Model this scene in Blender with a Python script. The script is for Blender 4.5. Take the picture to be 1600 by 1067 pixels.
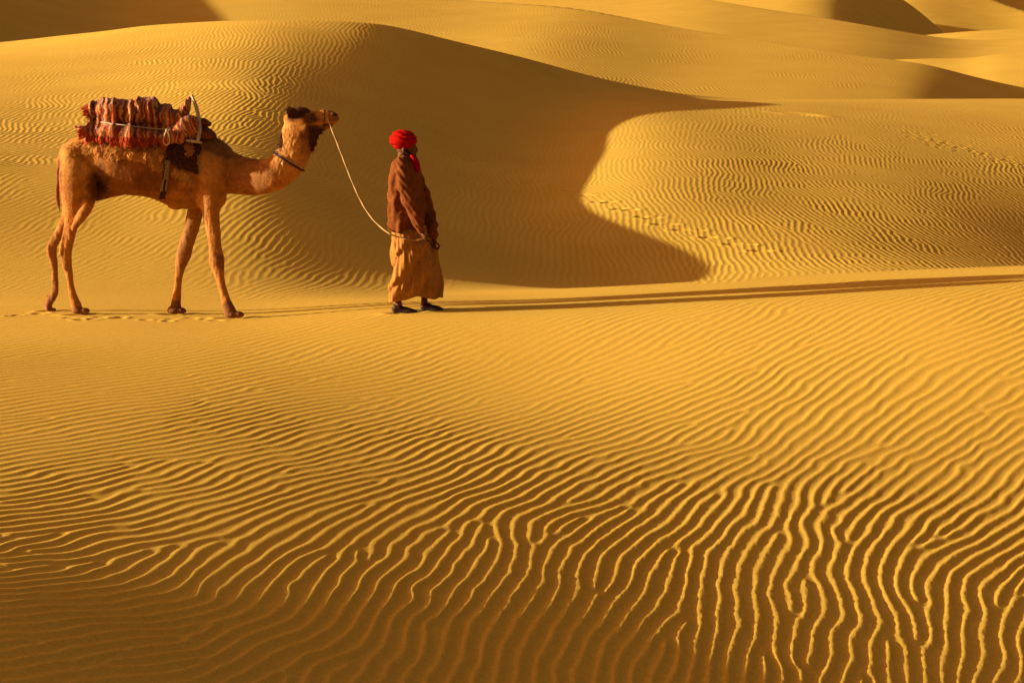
import bpy, bmesh, math, random
import numpy as np
from mathutils import Vector, Matrix, Quaternion, noise as mnoise

# ---------------------------------------------------------------- camera, sky, sun, exposure
for o in list(bpy.data.objects):
    bpy.data.objects.remove(o, do_unlink=True)
SC = bpy.context.scene
COL = SC.collection
CAM_H, PITCH, FPX = 2.19, math.radians(6.0), 3778.0
cam_d = bpy.data.cameras.new('camera'); cam = bpy.data.objects.new('camera', cam_d); COL.objects.link(cam)
cam.location = (0, 0, CAM_H); cam.rotation_euler = (math.radians(90) - PITCH, 0, 0)
cam_d.sensor_width = 36.0; cam_d.lens = 85.0; cam_d.clip_start = 0.1; cam_d.clip_end = 6000
SC.camera = cam

SUN_EL, SUN_AZ = math.radians(11.3), math.radians(-2.0)   # azimuth: degrees behind exact left (negative = on the camera's side)
SUN_DIR = Vector((-math.cos(SUN_AZ) * math.cos(SUN_EL), math.sin(SUN_AZ) * math.cos(SUN_EL), math.sin(SUN_EL)))
W = bpy.data.worlds.new('World'); SC.world = W; W.use_nodes = True
nt = W.node_tree; nt.nodes.clear()
sky = nt.nodes.new('ShaderNodeTexSky'); sky.sky_type = 'NISHITA'; sky.sun_disc = False
sky.sun_elevation = SUN_EL; sky.sun_rotation = math.atan2(SUN_DIR.x, SUN_DIR.y)
sky.dust_density = 4.0; sky.ozone_density = 0.3; sky.air_density = 1.0
bg = nt.nodes.new('ShaderNodeBackground'); bg.inputs['Strength'].default_value = 0.088
wo = nt.nodes.new('ShaderNodeOutputWorld')
tint = nt.nodes.new('ShaderNodeMix'); tint.data_type = 'RGBA'; tint.blend_type = 'MULTIPLY'; tint.inputs[0].default_value = 1.0
tint.inputs[7].default_value = (1.0, .56, .36, 1)                # dusty golden evening air
nt.links.new(sky.outputs[0], tint.inputs[6]); nt.links.new(tint.outputs[2], bg.inputs[0]); nt.links.new(bg.outputs[0], wo.inputs[0])
sun_d = bpy.data.lights.new('sun', 'SUN'); sun_d.energy = 5.0; sun_d.angle = math.radians(0.53)
sun_d.color = (1.0, 0.95, 0.78)
sun = bpy.data.objects.new('sun', sun_d); COL.objects.link(sun)
sun.rotation_euler = SUN_DIR.to_track_quat('Z', 'Y').to_euler(); sun.location = SUN_DIR * 100
SC.view_settings.view_transform = 'Standard'; SC.view_settings.look = 'None'
SC.view_settings.exposure = 1.25; SC.view_settings.gamma = 1.0

# ---------------------------------------------------------------- helpers
def P(px, py, Y=23.4):
    """world point that stands at depth Y along the line through photo position (px, py)"""
    cx, cy = (px - 800) / FPX, (533.5 - py) / FPX
    d = Vector((cx, math.cos(PITCH) + cy * math.sin(PITCH), -math.sin(PITCH) + cy * math.cos(PITCH)))
    return Vector((0, 0, CAM_H)) + d * (Y / d.y)

def tag(o, label=None, cat=None, group=None, kind=None):
    if label: o['label'] = label
    if cat: o['category'] = cat
    if group: o['group'] = group
    if kind: o['kind'] = kind
    return o

def empty(name, loc, label, cat):
    o = bpy.data.objects.new(name, None); COL.objects.link(o); o.location = loc
    return tag(o, label, cat)

def link(name, me, mat=None, parent=None, smooth=True):
    o = bpy.data.objects.new(name, me); COL.objects.link(o)
    if mat:
        me.materials.clear(); me.materials.append(mat)
    if smooth:
        me.polygons.foreach_set('use_smooth', [True] * len(me.polygons)); me.update()
    if parent:
        o.parent = parent; o.matrix_parent_inverse = Matrix.Translation(-Vector(parent.location))
    return o

class Nodes:
    def __init__(self, name):
        self.m = bpy.data.materials.new(name); self.m.use_nodes = True
        self.t = self.m.node_tree; self.t.nodes.clear()
        self.out = self.t.nodes.new('ShaderNodeOutputMaterial')
        self.b = self.t.nodes.new('ShaderNodeBsdfPrincipled')
        self.t.links.new(self.b.outputs[0], self.out.inputs[0])
        self.b.inputs['Specular IOR Level'].default_value = 0.05
        self.b.inputs['Roughness'].default_value = 0.9
    def n(self, kind, **kw):
        x = self.t.nodes.new(kind)
        for k, v in kw.items():
            if k in x.inputs.keys(): x.inputs[k].default_value = v
            else: setattr(x, k, v)
        return x
    def l(self, a, b): self.t.links.new(a, b)
    def noise(self, scale, detail=4, rough=0.6, vec=None, dist=0.0):
        x = self.n('ShaderNodeTexNoise', Scale=scale, Detail=detail, Roughness=rough, Distortion=dist)
        if vec is not None: self.l(vec, x.inputs['Vector'])
        return x
    def ramp(self, fac, stops, interp='LINEAR'):
        r = self.n('ShaderNodeValToRGB'); e = r.color_ramp.elements; r.color_ramp.interpolation = interp
        while len(e) < len(stops): e.new(0.5)
        for i, (p, c) in enumerate(stops):
            e[i].position = p; e[i].color = (*c, 1) if len(c) == 3 else c
        self.l(fac, r.inputs[0]); return r
    def mix(self, fac, a, b, mode='MIX'):
        x = self.n('ShaderNodeMix', data_type='RGBA', blend_type=mode)
        for v, s in ((fac, x.inputs[0]), (a, x.inputs[6]), (b, x.inputs[7])):
            if hasattr(v, 'links') or hasattr(v, 'is_linked'): self.l(v, s)
            elif isinstance(v, (int, float)): s.default_value = v
            else: s.default_value = (*v, 1)
        return x.outputs[2]
    def bump(self, h, strength=0.5, dist=0.01, prev=None):
        x = self.n('ShaderNodeBump', Strength=strength, Distance=dist)
        self.l(h, x.inputs['Height'])
        if prev is not None: self.l(prev, x.inputs['Normal'])
        self.l(x.outputs[0], self.b.inputs['Normal']); return x.outputs[0]
    def pos(self, scale=None):
        g = self.n('ShaderNodeTexCoord').outputs['Object']
        if scale:
            m = self.n('ShaderNodeMapping'); m.inputs['Scale'].default_value = scale; self.l(g, m.inputs[0]); return m.outputs[0]
        return g
# ---------------------------------------------------------------- the sand: one height field of real geometry
rng = np.random.default_rng(7)

def spline_matrix(xs):
    """natural cubic spline: second derivatives as a linear map of the values"""
    n = len(xs); h = np.diff(xs); A = np.zeros((n, n)); B = np.zeros((n, n)); A[0, 0] = A[-1, -1] = 1
    for i in range(1, n - 1):
        A[i, i - 1] = h[i - 1]; A[i, i] = 2 * (h[i - 1] + h[i]); A[i, i + 1] = h[i]
        B[i, i - 1] = 6 / h[i - 1]; B[i, i + 1] = 6 / h[i]; B[i, i] = -6 / h[i - 1] - 6 / h[i]
    return np.linalg.solve(A, B)

def spline(xs, ys, q):
    """ys: (..., n); returns (..., len(q)); straight beyond the ends"""
    xs = np.asarray(xs, float); ys = np.asarray(ys, float); q = np.asarray(q, float)
    M = ys @ spline_matrix(xs).T
    qc = np.clip(q, xs[0], xs[-1])
    i = np.clip(np.searchsorted(xs, qc) - 1, 0, len(xs) - 2); h = (xs[1:] - xs[:-1])[i]
    a = (xs[i + 1] - qc) / h; b = 1 - a
    return (a * ys[..., i] + b * ys[..., i + 1] + ((a**3 - a) * M[..., i] + (b**3 - b) * M[..., i + 1]) * h * h / 6)

def smin(a, b, k):
    h = np.clip(0.5 + 0.5 * (b - a) / k, 0, 1)
    return b * (1 - h) + a * h - k * h * (1 - h)
def smax(a, b, k): return -smin(-a, -b, k)
def sstep(a, b, x):
    t = np.clip((x - a) / (b - a), 0, 1); return t * t * (3 - 2 * t)

# front faces of the near ground, the big left dune and the right dune. columns = bearing, rows = distance
TX = [-800, -400, 0, 200, 400, 600, 800, 1000, 1200, 1400, 1600, 1800, 2400]
TT = {
 5: [-1.0, -1.4, -1.80, -1.95, -2.10, -2.25, -2.40, -2.55, -2.70, -2.85, -3.0, -3.1, -3.4],
 8: [-.6, -.95, -1.32, -1.47, -1.62, -1.77, -1.92, -2.07, -2.22, -2.36, -2.50, -2.6, -3.0],
 10: [-.35, -.65, -.98, -1.13, -1.28, -1.43, -1.58, -1.73, -1.88, -2.02, -2.16, -2.3, -2.7],
 12: [-.20, -.43, -.66, -.85, -1.06, -1.28, -1.50, -1.71, -1.90, -2.08, -2.26, -2.44, -2.9],
 14: [-.24, -.37, -.53, -.65, -.79, -.95, -1.12, -1.30, -1.46, -1.61, -1.76, -1.92, -2.3],
 16: [-.26, -.30, -.38, -.45, -.53, -.63, -.74, -.86, -.97, -1.08, -1.19, -1.29, -1.6],
 18: [-.18, -.20, -.25, -.29, -.35, -.43, -.50, -.56, -.60, -.63, -.65, -.67, -.8],
 20.5: [-.10, -.11, -.13, -.15, -.17, -.20, -.20, -.15, -.07, .01, .08, .13, .2],
 22: [-.10, -.09, -.07, -.06, -.05, .00, .045, .105, .18, .26, .335, .40, .5],
 23.4: [-.10, -.08, -.055, -.045, -.035, .05, .085, .135, .20, .27, .335, .395, .5],
 25.5: [-.10, -.07, -.04, -.03, -.03, -.02, .01, .09, .17, .24, .30, .355, .45],
 27.5: [.30, .25, .18, .14, .08, -.10, -.11, -.06, .02, .10, .16, .20, .25],
 30: [1.0, .82, .62, .55, .49, .12, -.24, -.31, -.26, -.16, -.09, -.06, .0],
 32.5: [1.36, 1.18, .98, .94, .88, .34, -.22, -.37, -.30, -.28, -.40, -.55, -.7],
 35: [1.55, 1.36, 1.18, 1.14, 1.08, .52, -.04, -.17, -.14, -.25, -.48, -.74, -1.0],
 40: [1.65, 1.52, 1.42, 1.40, 1.36, .80, .24, .33, .25, .06, -.26, -.62, -.9],
 45: [1.80, 1.77, 1.76, 1.83, 1.92, 1.28, .60, .77, .65, .44, .14, -.18, -.5],
 50: [2.16, 2.18, 2.24, 2.36, 2.48, 1.84, 1.00, 1.14, 1.02, .80, .56, .32, .1],
 55: [2.58, 2.62, 2.72, 2.90, 3.08, 2.52, 1.56, 1.50, 1.36, 1.18, 1.00, .85, .8],
 60:   [2.8, 2.85, 3.05, 3.42, 3.80, 3.44, 2.30, 1.84, 1.68, 1.53, 1.42, 1.36, 1.4],
 65:   [2.9, 3.0, 3.22, 3.80, 4.36, 4.20, 3.12, 2.06, 1.82, 1.73, 1.69, 1.68, 1.7],
 70:   [3.3, 3.35, 3.50, 4.15, 4.8, 4.9, 3.9, 2.26, 1.82, 1.81, 1.84, 1.92, 2.3],
 78:   [3.6, 3.6, 3.80, 4.5, 5.3, 5.8, 4.9, 2.8, 1.90, 1.85, 1.9, 2.0, 2.4]}
# crest (silhouette) of that ground: photo x, photo y, distance, sharpness radius
CR = [(-800, 130, 78, .3), (-400, 105, 76, .3), (0, 65, 72, .30), (200, 42, 66, .30), (400, 28, 61.5, .25), (500, 29.5, 61.2, .2), (600, 37, 61.8, .12), (700, 61, 62.8, .04),
      (800, 85, 64.5, .04), (900, 112, 67, .04), (1000, 135, 70, .04), (1100, 150, 73, .04), (1200, 154.5, 75, .04),
      (1400, 155, 77, .05), (1600, 154, 77, .05), (1800, 152, 77, .05), (2400, 150, 77, .05)]

def z_of(py, Y):
    t = -math.sin(PITCH) + (533.5 - np.asarray(py, float)) / FPX * math.cos(PITCH)
    return CAM_H + np.asarray(Y, float) * t / (math.cos(PITCH) + (533.5 - np.asarray(py, float)) / FPX * math.sin(PITCH))

def lin(xs, ys, q):
    """smoothed piecewise curve through points"""
    return spline(xs, ys, np.clip(q, xs[0], xs[-1]))

TYs = np.array(sorted(TT)); TZ = np.array([TT[k] for k in sorted(TT)])
def crest(tab, x):
    xs = [c[0] for c in tab]
    Yc = lin(xs, [c[2] for c in tab], x); zc = lin(xs, [float(z_of(c[1], c[2])) for c in tab], x)
    return Yc, zc, np.interp(x, xs, [c[3] for c in tab])

# farther dunes: crest line (photo x, y, distance, sharpness), slope of the face towards the camera, slope behind
FAR = [
 ([(-900, -220, 121, .5), (-400, -150, 121, .5), (0, -62, 121, .5), (200, -12, 121, .3), (330, -7, 121, .4), (470, -9, 121, .4), (640, -6, 121, .3), (800, 3, 118, .2), (885, 11, 115, .1), (1050, 42, 109, .1),
   (1200, 65, 104.5, .1), (1300, 80, 101.5, .1), (1390, 92, 99.8, .1), (1450, 101, 99, .1), (1515, 117, 98.4, .1), (1600, 136, 98, .1), (1800, 170, 98, .2), (2500, 240, 98, .3)], .13, .16),
 ([(-900, 60, 140, .2), (1000, 150, 139, .2), (1150, 124, 138, .2), (1300, 101, 136, .1), (1395, 92, 135, .1), (1450, 89.5, 134.5, .1), (1515, 87.5, 134, .1), (1560, 82, 134, .2), (1600, 79, 134, .3),
   (1800, 66, 134, .5), (2500, 40, 134, .5)], .13, .13),
 ([(-900, -20, 250, .3), (700, -22, 232, .3), (950, -12, 209, .3), (1110, 0, 192, .15), (1175, 10, 185, .15), (1250, 22, 178, .15), (1325, 34, 172, .15), (1400, 47, 168, .15), (1435, 53, 167, .15),
   (1500, 61, 166, .15), (1600, 61, 165, .15), (1800, 50, 163, .3), (2500, 40, 160, .3)], .10, .12),
 ([(-900, 70, 215, .3), (1200, 72, 213, .3), (1435, 54, 210, .15), (1500, 49, 209, .15), (1600, 46, 208, .15), (1800, 38, 206, .3), (2500, 20, 200, .3)], .09, .10),
 ([(-900, -60, 300, .5), (1000, -60, 292, .6), (1200, -54, 272, .6), (1300, -48, 262, .5), (1360, -32, 258, .4), (1410, -2, 257, .4), (1450, 28, 256, .4), (1500, 70, 256, .4), (1600, 100, 255, .4), (2500, 150, 255, .5)], .12, .15),
 ([(-900, 60, 370, .6), (1100, 20, 368, .6), (1300, -40, 362, .6), (1400, -52, 344, .6), (1500, -25, 327, .3), (1560, 2, 315, .2), (1600, 16, 308, .2), (1700, 40, 290, .4), (1800, 60, 270, .5), (2500, 60, 262, .6)], .20, .15),
 ([(-900, -200, 480, 1), (1400, -40, 470, 1), (1520, -40, 460, 1), (1600, -8, 455, 1), (1700, -30, 450, 1), (2500, -160, 450, 1)], .13, .12),
]

def terrain_z(x, Y):
    """x: bearing as a photo column (n,), Y: distances (m,) -> (m, n)"""
    zx = spline(TX, TZ, np.clip(x, TX[0], TX[-1]))                 # rows x n
    Yq = np.clip(Y, TYs[0], 78)
    z = spline(TYs, zx.T, Yq).T                                    # m x n
    Yc, zc, kk = crest(CR, x)
    YY = Y[:, None]
    slope = 0.16
    back = zc[None] - slope * (YY - Yc[None])
    # nudge the front so that it passes through the crest point exactly
    zfc = np.array([np.interp(Yc[i], Y, z[:, i]) for i in range(len(x))])
    z = z + (zc - zfc)[None] * sstep(0.55, 1.0, YY / Yc[None])
    z = smin(z, back, kk[None] * 1.0)
    base = 0.6
    for di, (tab, sf, sb) in enumerate(FAR):
        Yc, zc, kk = crest(tab, x)
        lead = np.clip(Yc[None] - YY, 0, 40)                       # crests run obliquely, so the face is sheared
        Y2, z2, _ = crest(tab, np.clip(x[None] + (2.0 if di == 0 else .6) * lead, tab[0][0], tab[-1][0]))
        f = z2 - sf * (Y2 - YY); b = zc[None] - sb * (YY - Yc[None])
        d = smin(f, b, kk[None])
        z = smax(z, d - 12 * (1 - sstep(50, 74, YY)), .5)
        z = np.where(YY > 80, smax(z, np.full_like(z, base), .6), z)
    far = sstep(520, 1200, YY)
    return z * (1 - far) + far * 8.0

# ---- wind ripples: plane waves whose phases were relaxed against their neighbours; defects fall out of it as in real sand
def vnoise(xx, yy, sx, sy, seed):
    r = np.random.default_rng(seed); G = r.standard_normal((256, 256))
    u = xx / sx; v = yy / sy; i = np.floor(u).astype(int); j = np.floor(v).astype(int); fu = u - i; fv = v - j
    fu = fu * fu * (3 - 2 * fu); fv = fv * fv * (3 - 2 * fv)
    g = lambda a, b: G[a % 256, b % 256]
    return (g(i, j) * (1 - fu) + g(i + 1, j) * fu) * (1 - fv) + (g(i, j + 1) * (1 - fu) + g(i + 1, j + 1) * fu) * fv

def blend(pts, x, Y, sharp=2.0):
    """inverse-distance blend of control values; pts: (photo x, Y, values...)"""
    a = np.asarray(pts, float); num = 0; den = 0
    for r in a:
        d = ((x - r[0]) / 300.0)**2 + (np.log(Y / r[1]) / 0.30)**2
        w = 1.0 / (d + 0.05)**sharp
        num = num + w[..., None] * r[2:]; den = den + w
    return num / den[..., None]

# photo column, distance, crest heading (deg from straight ahead, + = right), wavelength, height, waviness(deg)
RP = [
 (1400, 15.0, 3, .112, .0074, 6), (1400, 16.2, 16, .112, .0076, 8), (1430, 17.3, 32, .115, .0078, 7), (1450, 18.6, 42, .115, .0065, 5), (1500, 20.3, 48, .115, .0055, 4),
 (1100, 14.2, 2, .108, .0070, 5), (1000, 15.8, 14, .108, .0074, 8), (1050, 17.3, 28, .112, .0070, 7), (1000, 19.0, 40, .112, .0050, 5), (1000, 20.8, 45, .11, .0030, 4),
 (750, 13.6, 2, .106, .0070, 6), (700, 15.2, 14, .106, .0076, 8), (650, 16.8, 20, .110, .0072, 8), (600, 18.6, 34, .112, .0050, 5), (550, 20.2, 43, .11, .0025, 4),
 (450, 12.8, 7, .110, .0085, 9), (400, 14.4, 15, .106, .0070, 9), (350, 16.0, 28, .110, .0076, 8), (300, 17.8, 38, .112, .0060, 5), (250, 19.5, 45, .112, .0030, 4),
 (100, 12.2, 34, .110, .0088, 9), (150, 14.6, 36, .11, .0082, 11), (60, 13.6, 36, .108, .0082, 8), (80, 15.4, 41, .112, .0082, 6), (80, 17.4, 47, .115, .0062, 4), (80, 19.2, 46, .115, .0030, 4),
 (200, 22, 40, .11, .0006, 4), (800, 22.3, 38, .11, .0008, 4), (1400, 22.6, 42, .11, .0032, 4),
 (200, 25, 30, .10, .0006, 5), (800, 27, 20, .10, .0006, 5), (1500, 25, 30, .10, .0010, 5),
 (1400, 26.5, 20, .10, .0010, 5),
 (200, 29, 15, .10, .0030, 10), (150, 33, 8, .10, .0050, 10), (350, 32, 10, .10, .0045, 10), (700, 31, 0, .10, .0010, 4),
 (60, 40, 0, .105, .0062, 6), (250, 42, -1, .105, .0068, 7), (400, 46, -3, .105, .0068, 7), (300, 52, 1, .105, .0066, 7), (350, 57, -2, .105, .0055, 7),
 (-50, 50, 1, .12, .0015, 6), (60, 60, 1, .12, .0018, 6), (300, 64, 1, .12, .0030, 6), (500, 56, -2, .12, .0025, 5), (150, 48, 0, .105, .0055, 6),
 (600, 45, 0, .12, .0020, 4), (750, 55, 0, .12, .0015, 4), (800, 38, 1, .105, .0040, 3), (700, 35, 1, .11, .0040, 3),
 (950, 33.5, -1, .10, .0035, 4), (1050, 36, -2, .100, .0055, 4), (1250, 35, -3, .100, .0060, 4), (1250, 31.0, 10, .11, .0020, 6), (1400, 38, -4, .100, .0058, 5),
 (950, 44, -1, .098, .0040, 5), (1150, 45, -1, .098, .0050, 5), (1400, 47, -2, .098, .0048, 6), (1100, 56, 0, .12, .0030, 5), (1400, 60, 0, .12, .0025, 5),
 (1650, 52, -2, .10, .0055, 8), (1600, 43, -2, .10, .0045, 5), (1550, 66, 0, .12, .0020, 5),
]
RP_FAR = [(800, 95, -12, .17, .0050, 7), (1000, 88, -12, .17, .0075, 7), (1200, 85, -12, .17, .0085, 7), (1350, 88, -10, .17, .0060, 7), (800, 106, -6, .17, .0030, 7),
          (1200, 103, -6, .17, .0030, 7), (500, 104, -6, .17, .0040, 7), (300, 100, -6, .17, .0030, 7), (1500, 95, -6, .17, .0030, 7), (1580, 125, -4, .2, .0060, 7)]

class Ripples:
    def __init__(self, pts, x0, x1, y0, y1, cell, iters, seed, wob=(.75, .75)):
        self.x0, self.y0, self.c = x0, y0, cell
        xs = np.arange(x0, x1, cell); ys = np.arange(y0, y1, cell)
        YY, XX = np.meshgrid(ys, xs, indexing='ij')
        c = blend(pts, XX / YY * FPX + 800, YY)
        n1 = vnoise(XX, YY, wob[0], wob[1], seed) + .9 * vnoise(XX, YY, wob[0] * .45, wob[1] * .45, seed + 1)
        n2 = vnoise(XX, YY, wob[0] * .8, wob[1] * .8, seed + 2) * .05
        th = np.radians(c[..., 0] + c[..., 3] * n1); k = 2 * np.pi / (c[..., 1] * (1 + n2))
        kx, ky = k * np.cos(th), -k * np.sin(th)
        self.kx, self.ky = kx, ky
        r = np.random.default_rng(seed)
        # first guess: integrate k along x, then relax
        ph = np.cumsum(kx * cell, axis=1) + np.cumsum(ky[:, :1] * cell, axis=0)
        z = np.exp(1j * (ph + .9 * r.standard_normal(ph.shape)))
        sh = []
        for dy, dx in ((0, 1), (1, 0), (1, 1), (1, -1)):
            a = (slice(0, -dy if dy else None), slice(max(0, -dx), (-dx if dx > 0 else None)))
            b = (slice(dy, None), slice(max(0, dx), (dx if dx < 0 else None)))
            d = (kx[a] + kx[b]) * .5 * dx * cell + (ky[a] + ky[b]) * .5 * dy * cell
            sh.append((a, b, np.exp(1j * d), 1.0 if dx * dy == 0 else .6))
        for it in range(iters):
            s = z * .6
            for a, b, e, w in sh:
                s[b] += w * z[a] * e; s[a] += w * z[b] * np.conj(e)
            z = s / (np.abs(s) + 1e-9)
        s = z * 1.0
        for a, b, e, w in sh:
            s[b] += w * z[a] * e; s[a] += w * z[b] * np.conj(e)
        self.z = s / 7.4                                           # magnitude drops at the defects
    def __call__(self, X, Y):
        """-> phase, coherence"""
        c = self.c; ny, nx = self.z.shape
        u = np.clip((X - self.x0) / c, 0, nx - 1.001); v = np.clip((Y - self.y0) / c, 0, ny - 1.001)
        i = u.astype(np.int32); j = v.astype(np.int32); fu = u - i; fv = v - j
        out = 0
        for dj in (0, 1):
            for di in (0, 1):
                J, I = j + dj, i + di
                w = (fu if di else 1 - fu) * (fv if dj else 1 - fv)
                out = out + w * self.z[J, I] * np.exp(1j * (self.kx[J, I] * (fu - di) * c + self.ky[J, I] * (fv - dj) * c))
        return np.angle(out), np.abs(out)

def profile(ph, rise=.45, sharp=1.5):
    """asymmetric ripple, steep side towards the sun, narrow crest and wide trough; 0..1"""
    t = (ph / (2 * np.pi)) % 1.0
    s = np.where(t < rise, t / rise, (1 - t) / (1 - rise))
    return (0.5 - 0.5 * np.cos(np.pi * s))**sharp

def footprint_dents(X, Y, dents):
    """hollows pressed into the sand with a raised rim. (x, y, length, width, heading, depth)"""
    d = np.zeros_like(X)
    for (cx, cy, L, Wd, hd, dep) in dents:
        m = (np.abs(X - cx) < L * 1.6) & (np.abs(Y - cy) < L * 1.6)
        if not m.any(): continue
        dx, dy = X[m] - cx, Y[m] - cy
        a = dx * math.cos(hd) + dy * math.sin(hd); b = -dx * math.sin(hd) + dy * math.cos(hd)
        r = np.sqrt((a / (L / 2))**2 + (b / (Wd / 2))**2)
        d[m] += -dep * np.exp(-(r / .8)**4) + dep * .28 * np.exp(-((r - 1.4) / .35)**2)
    return d

def ground_point(px, Y):
    z = terrain_z(np.array([px - 1, px, px + 1.]), np.array([Y - .05, Y, Y + .05]))
    return float(z[1, 1])

def solve_ground(px, py, lo=22.0, hi=76.0):
    """distance at which the sight line through a photo position meets the sand"""
    Ys = np.linspace(lo, hi, 1200); z = terrain_z(np.array([px - 1, px, px + 1.]), Ys)[:, 1]; zr = z_of(py, Ys)
    i = np.argmax(z >= zr)
    return float(Ys[i])

def build_terrain():
    q = QUALITY
    ain = np.arange(-900, 900.1, 1.7 / q)                          # bearings of the well-resolved part
    mid = np.arange(900, 1520, 3.6)[1:]; out = 1520 + np.cumsum(np.geomspace(8, 900, 40))
    xb = np.concatenate([-out[::-1], -mid[::-1], ain, mid, out]) + 800
    def steps(pairs):
        ys = [5.0]
        yk, sk = zip(*pairs)
        while ys[-1] < 2600: ys.append(ys[-1] + float(np.interp(ys[-1], yk, sk)) / q)
        return np.array(ys)
    Y = steps([(5, .2), (10.5, .03), (11.5, .016), (16, .0165), (20, .022), (22.5, .035), (24, .045), (28, .06), (32, .045), (60, .055), (77, .08), (80, .4), (82, .4), (84, .12), (108, .14), (115, .8), (130, .8), (135, .6), (180, .7), (260, 1.2), (480, 3), (2600, 60)])
    a = (xb - 800) / FPX
    xc = np.clip(xb, -900, 2500)
    z = terrain_z(xc, Y)
    YY = np.repeat(Y[:, None], len(xb), 1)
    # columns fan out from below the camera; with the pitch a column is not quite a constant X/Y
    XX = a[None] * (YY * math.cos(PITCH) - (z - CAM_H) * math.sin(PITCH))
    xi = np.repeat(xb[None], len(Y), 0)
    fade = 1 - sstep(1300, 1480, np.abs(xi - 800))
    near = Y < 79
    rn = Ripples(RP, -10, 10, 9.5, 25.2, .045, 110, 11)
    rp = Ripples([r for r in RP if r[1] > 21], -31, 31, 24, 80, .066, RIP_IT, 12, (1.0, 1.4))
    XN, YN = XX[near], YY[near]
    ph, coh = rp(XN, YN); nn_ = YN < 25
    ph[nn_], coh[nn_] = rn(XN[nn_], YN[nn_])
    ph = ph + .42 * vnoise(XN, YN, .12, .17, 35) + .5 * vnoise(XN, YN, .26, .30, 36)
    rest = np.abs(YN - 25); amp_k = np.clip(rest / .6, 0, 1) * sstep(9.8, 11, YN)
    amp = blend(RP, XN / YN * FPX + 800, YN)[..., 2]
    prof = profile(ph) * np.clip(coh * 1.25, 0, 1) ** 1.5
    amp = amp * amp_k * (.95 + .20 * vnoise(XN, YN, .9, 1.3, 31))
    h = amp * (prof - .35)
    # grainy lee of the ripples and small unevenness
    h += .0007 * vnoise(XN, YN, .024, .030, 41) * (1 - sstep(15.5, 18.5, YN)) * sstep(300, 1100, XN / YN * FPX + 800) * np.where((ph / (2 * np.pi)) % 1 > .45, .5 + 1.6 * prof, .3)
    h += .003 * vnoise(XN, YN, 1.6, 2.2, 42) * (1 - sstep(18, 26, YN)) + .012 * vnoise(XN, YN, 2.5, 4, 43) * sstep(26, 34, YN)
    z[near] += h * fade[near]
    fr = (Y >= 79) & (Y < 132)
    rf = Ripples(RP_FAR, -34, 34, 78, 134, .10, 40, 23, (1.8, 2.4))
    ph, coh = rf(XX[fr], YY[fr]); amp = blend(RP_FAR, xi[fr], YY[fr])[..., 2]
    z[fr] += amp * (profile(ph) - .35) * coh * fade[fr] * (1 - sstep(112, 132, YY[fr]) )
    z += (.05 * vnoise(XX, YY, 9, 14, 51) * sstep(80, 100, YY) + .12 * vnoise(XX, YY, 25, 40, 52) * sstep(120, 180, YY))
    z[near] += footprint_dents(XN, YN, DENTS); print('dents', len(DENTS))
    nR, nC = z.shape
    co = np.empty((nR * nC, 3), np.float32); co[:, 0] = XX.ravel(); co[:, 1] = YY.ravel(); co[:, 2] = z.ravel()
    idx = np.arange(nR * nC, dtype=np.int32).reshape(nR, nC)
    f = np.stack([idx[:-1, :-1], idx[:-1, 1:], idx[1:, 1:], idx[1:, :-1]], -1).reshape(-1, 4)
    me = bpy.data.meshes.new('sand_dunes'); me.vertices.add(len(co)); me.vertices.foreach_set('co', co.ravel())
    me.loops.add(f.size); me.loops.foreach_set('vertex_index', f.ravel())
    me.polygons.add(len(f)); me.polygons.foreach_set('loop_start', np.arange(0, f.size, 4, dtype=np.int32))
    me.polygons.foreach_set('use_smooth', np.ones(len(f), bool))
    me.update(calc_edges=True)
    me.materials.append(sand_material())
    o = bpy.data.objects.new('sand_dunes', me); COL.objects.link(o)
    tag(o, 'rippled golden sand dunes rolling away to the top of the picture', 'sand', kind='structure')
    print('terrain', nR, nC)
    return o

def sand_material():
    n = Nodes('sand')
    g = n.n('ShaderNodeTexCoord').outputs['Object']
    big = n.noise(.35, 3, .5, g); fine = n.noise(420, 2, .7, g); med = n.noise(60, 4, .7, g)
    c = n.ramp(big.outputs[0], [(.3, (.57, .329, .040)), (.7, (.62, .368, .047))])
    c2 = n.ramp(fine.outputs[0], [(.3, (.80, .78, .72)), (.5, (1, 1, 1)), (.72, (1.12, 1.12, 1.15))])
    g1 = n.noise(95, 2, .7, g); g2 = n.noise(26, 2, .7, g)
    c3 = n.ramp(g1.outputs[0], [(.3, (.86, .85, .82)), (.7, (1.10, 1.10, 1.12))]); c4 = n.ramp(g2.outputs[0], [(.3, (.93, .92, .91)), (.7, (1.05, 1.05, 1.06))])
    x = n.mix(.7, c.outputs[0], c2.outputs[0], 'MULTIPLY'); x = n.mix(1.0, x, c3.outputs[0], 'MULTIPLY'); x = n.mix(1.0, x, c4.outputs[0], 'MULTIPLY')
    n.l(x, n.b.inputs['Base Color'])
    n.b.inputs['Roughness'].default_value = .95; n.b.inputs['Specular IOR Level'].default_value = .05
    b1 = n.bump(med.outputs[0], .5, .0035); n.bump(fine.outputs[0], .35, .0012, b1)
    return n.m

QUALITY = 1.0; RIP_IT = 60
DENTS = []


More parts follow.
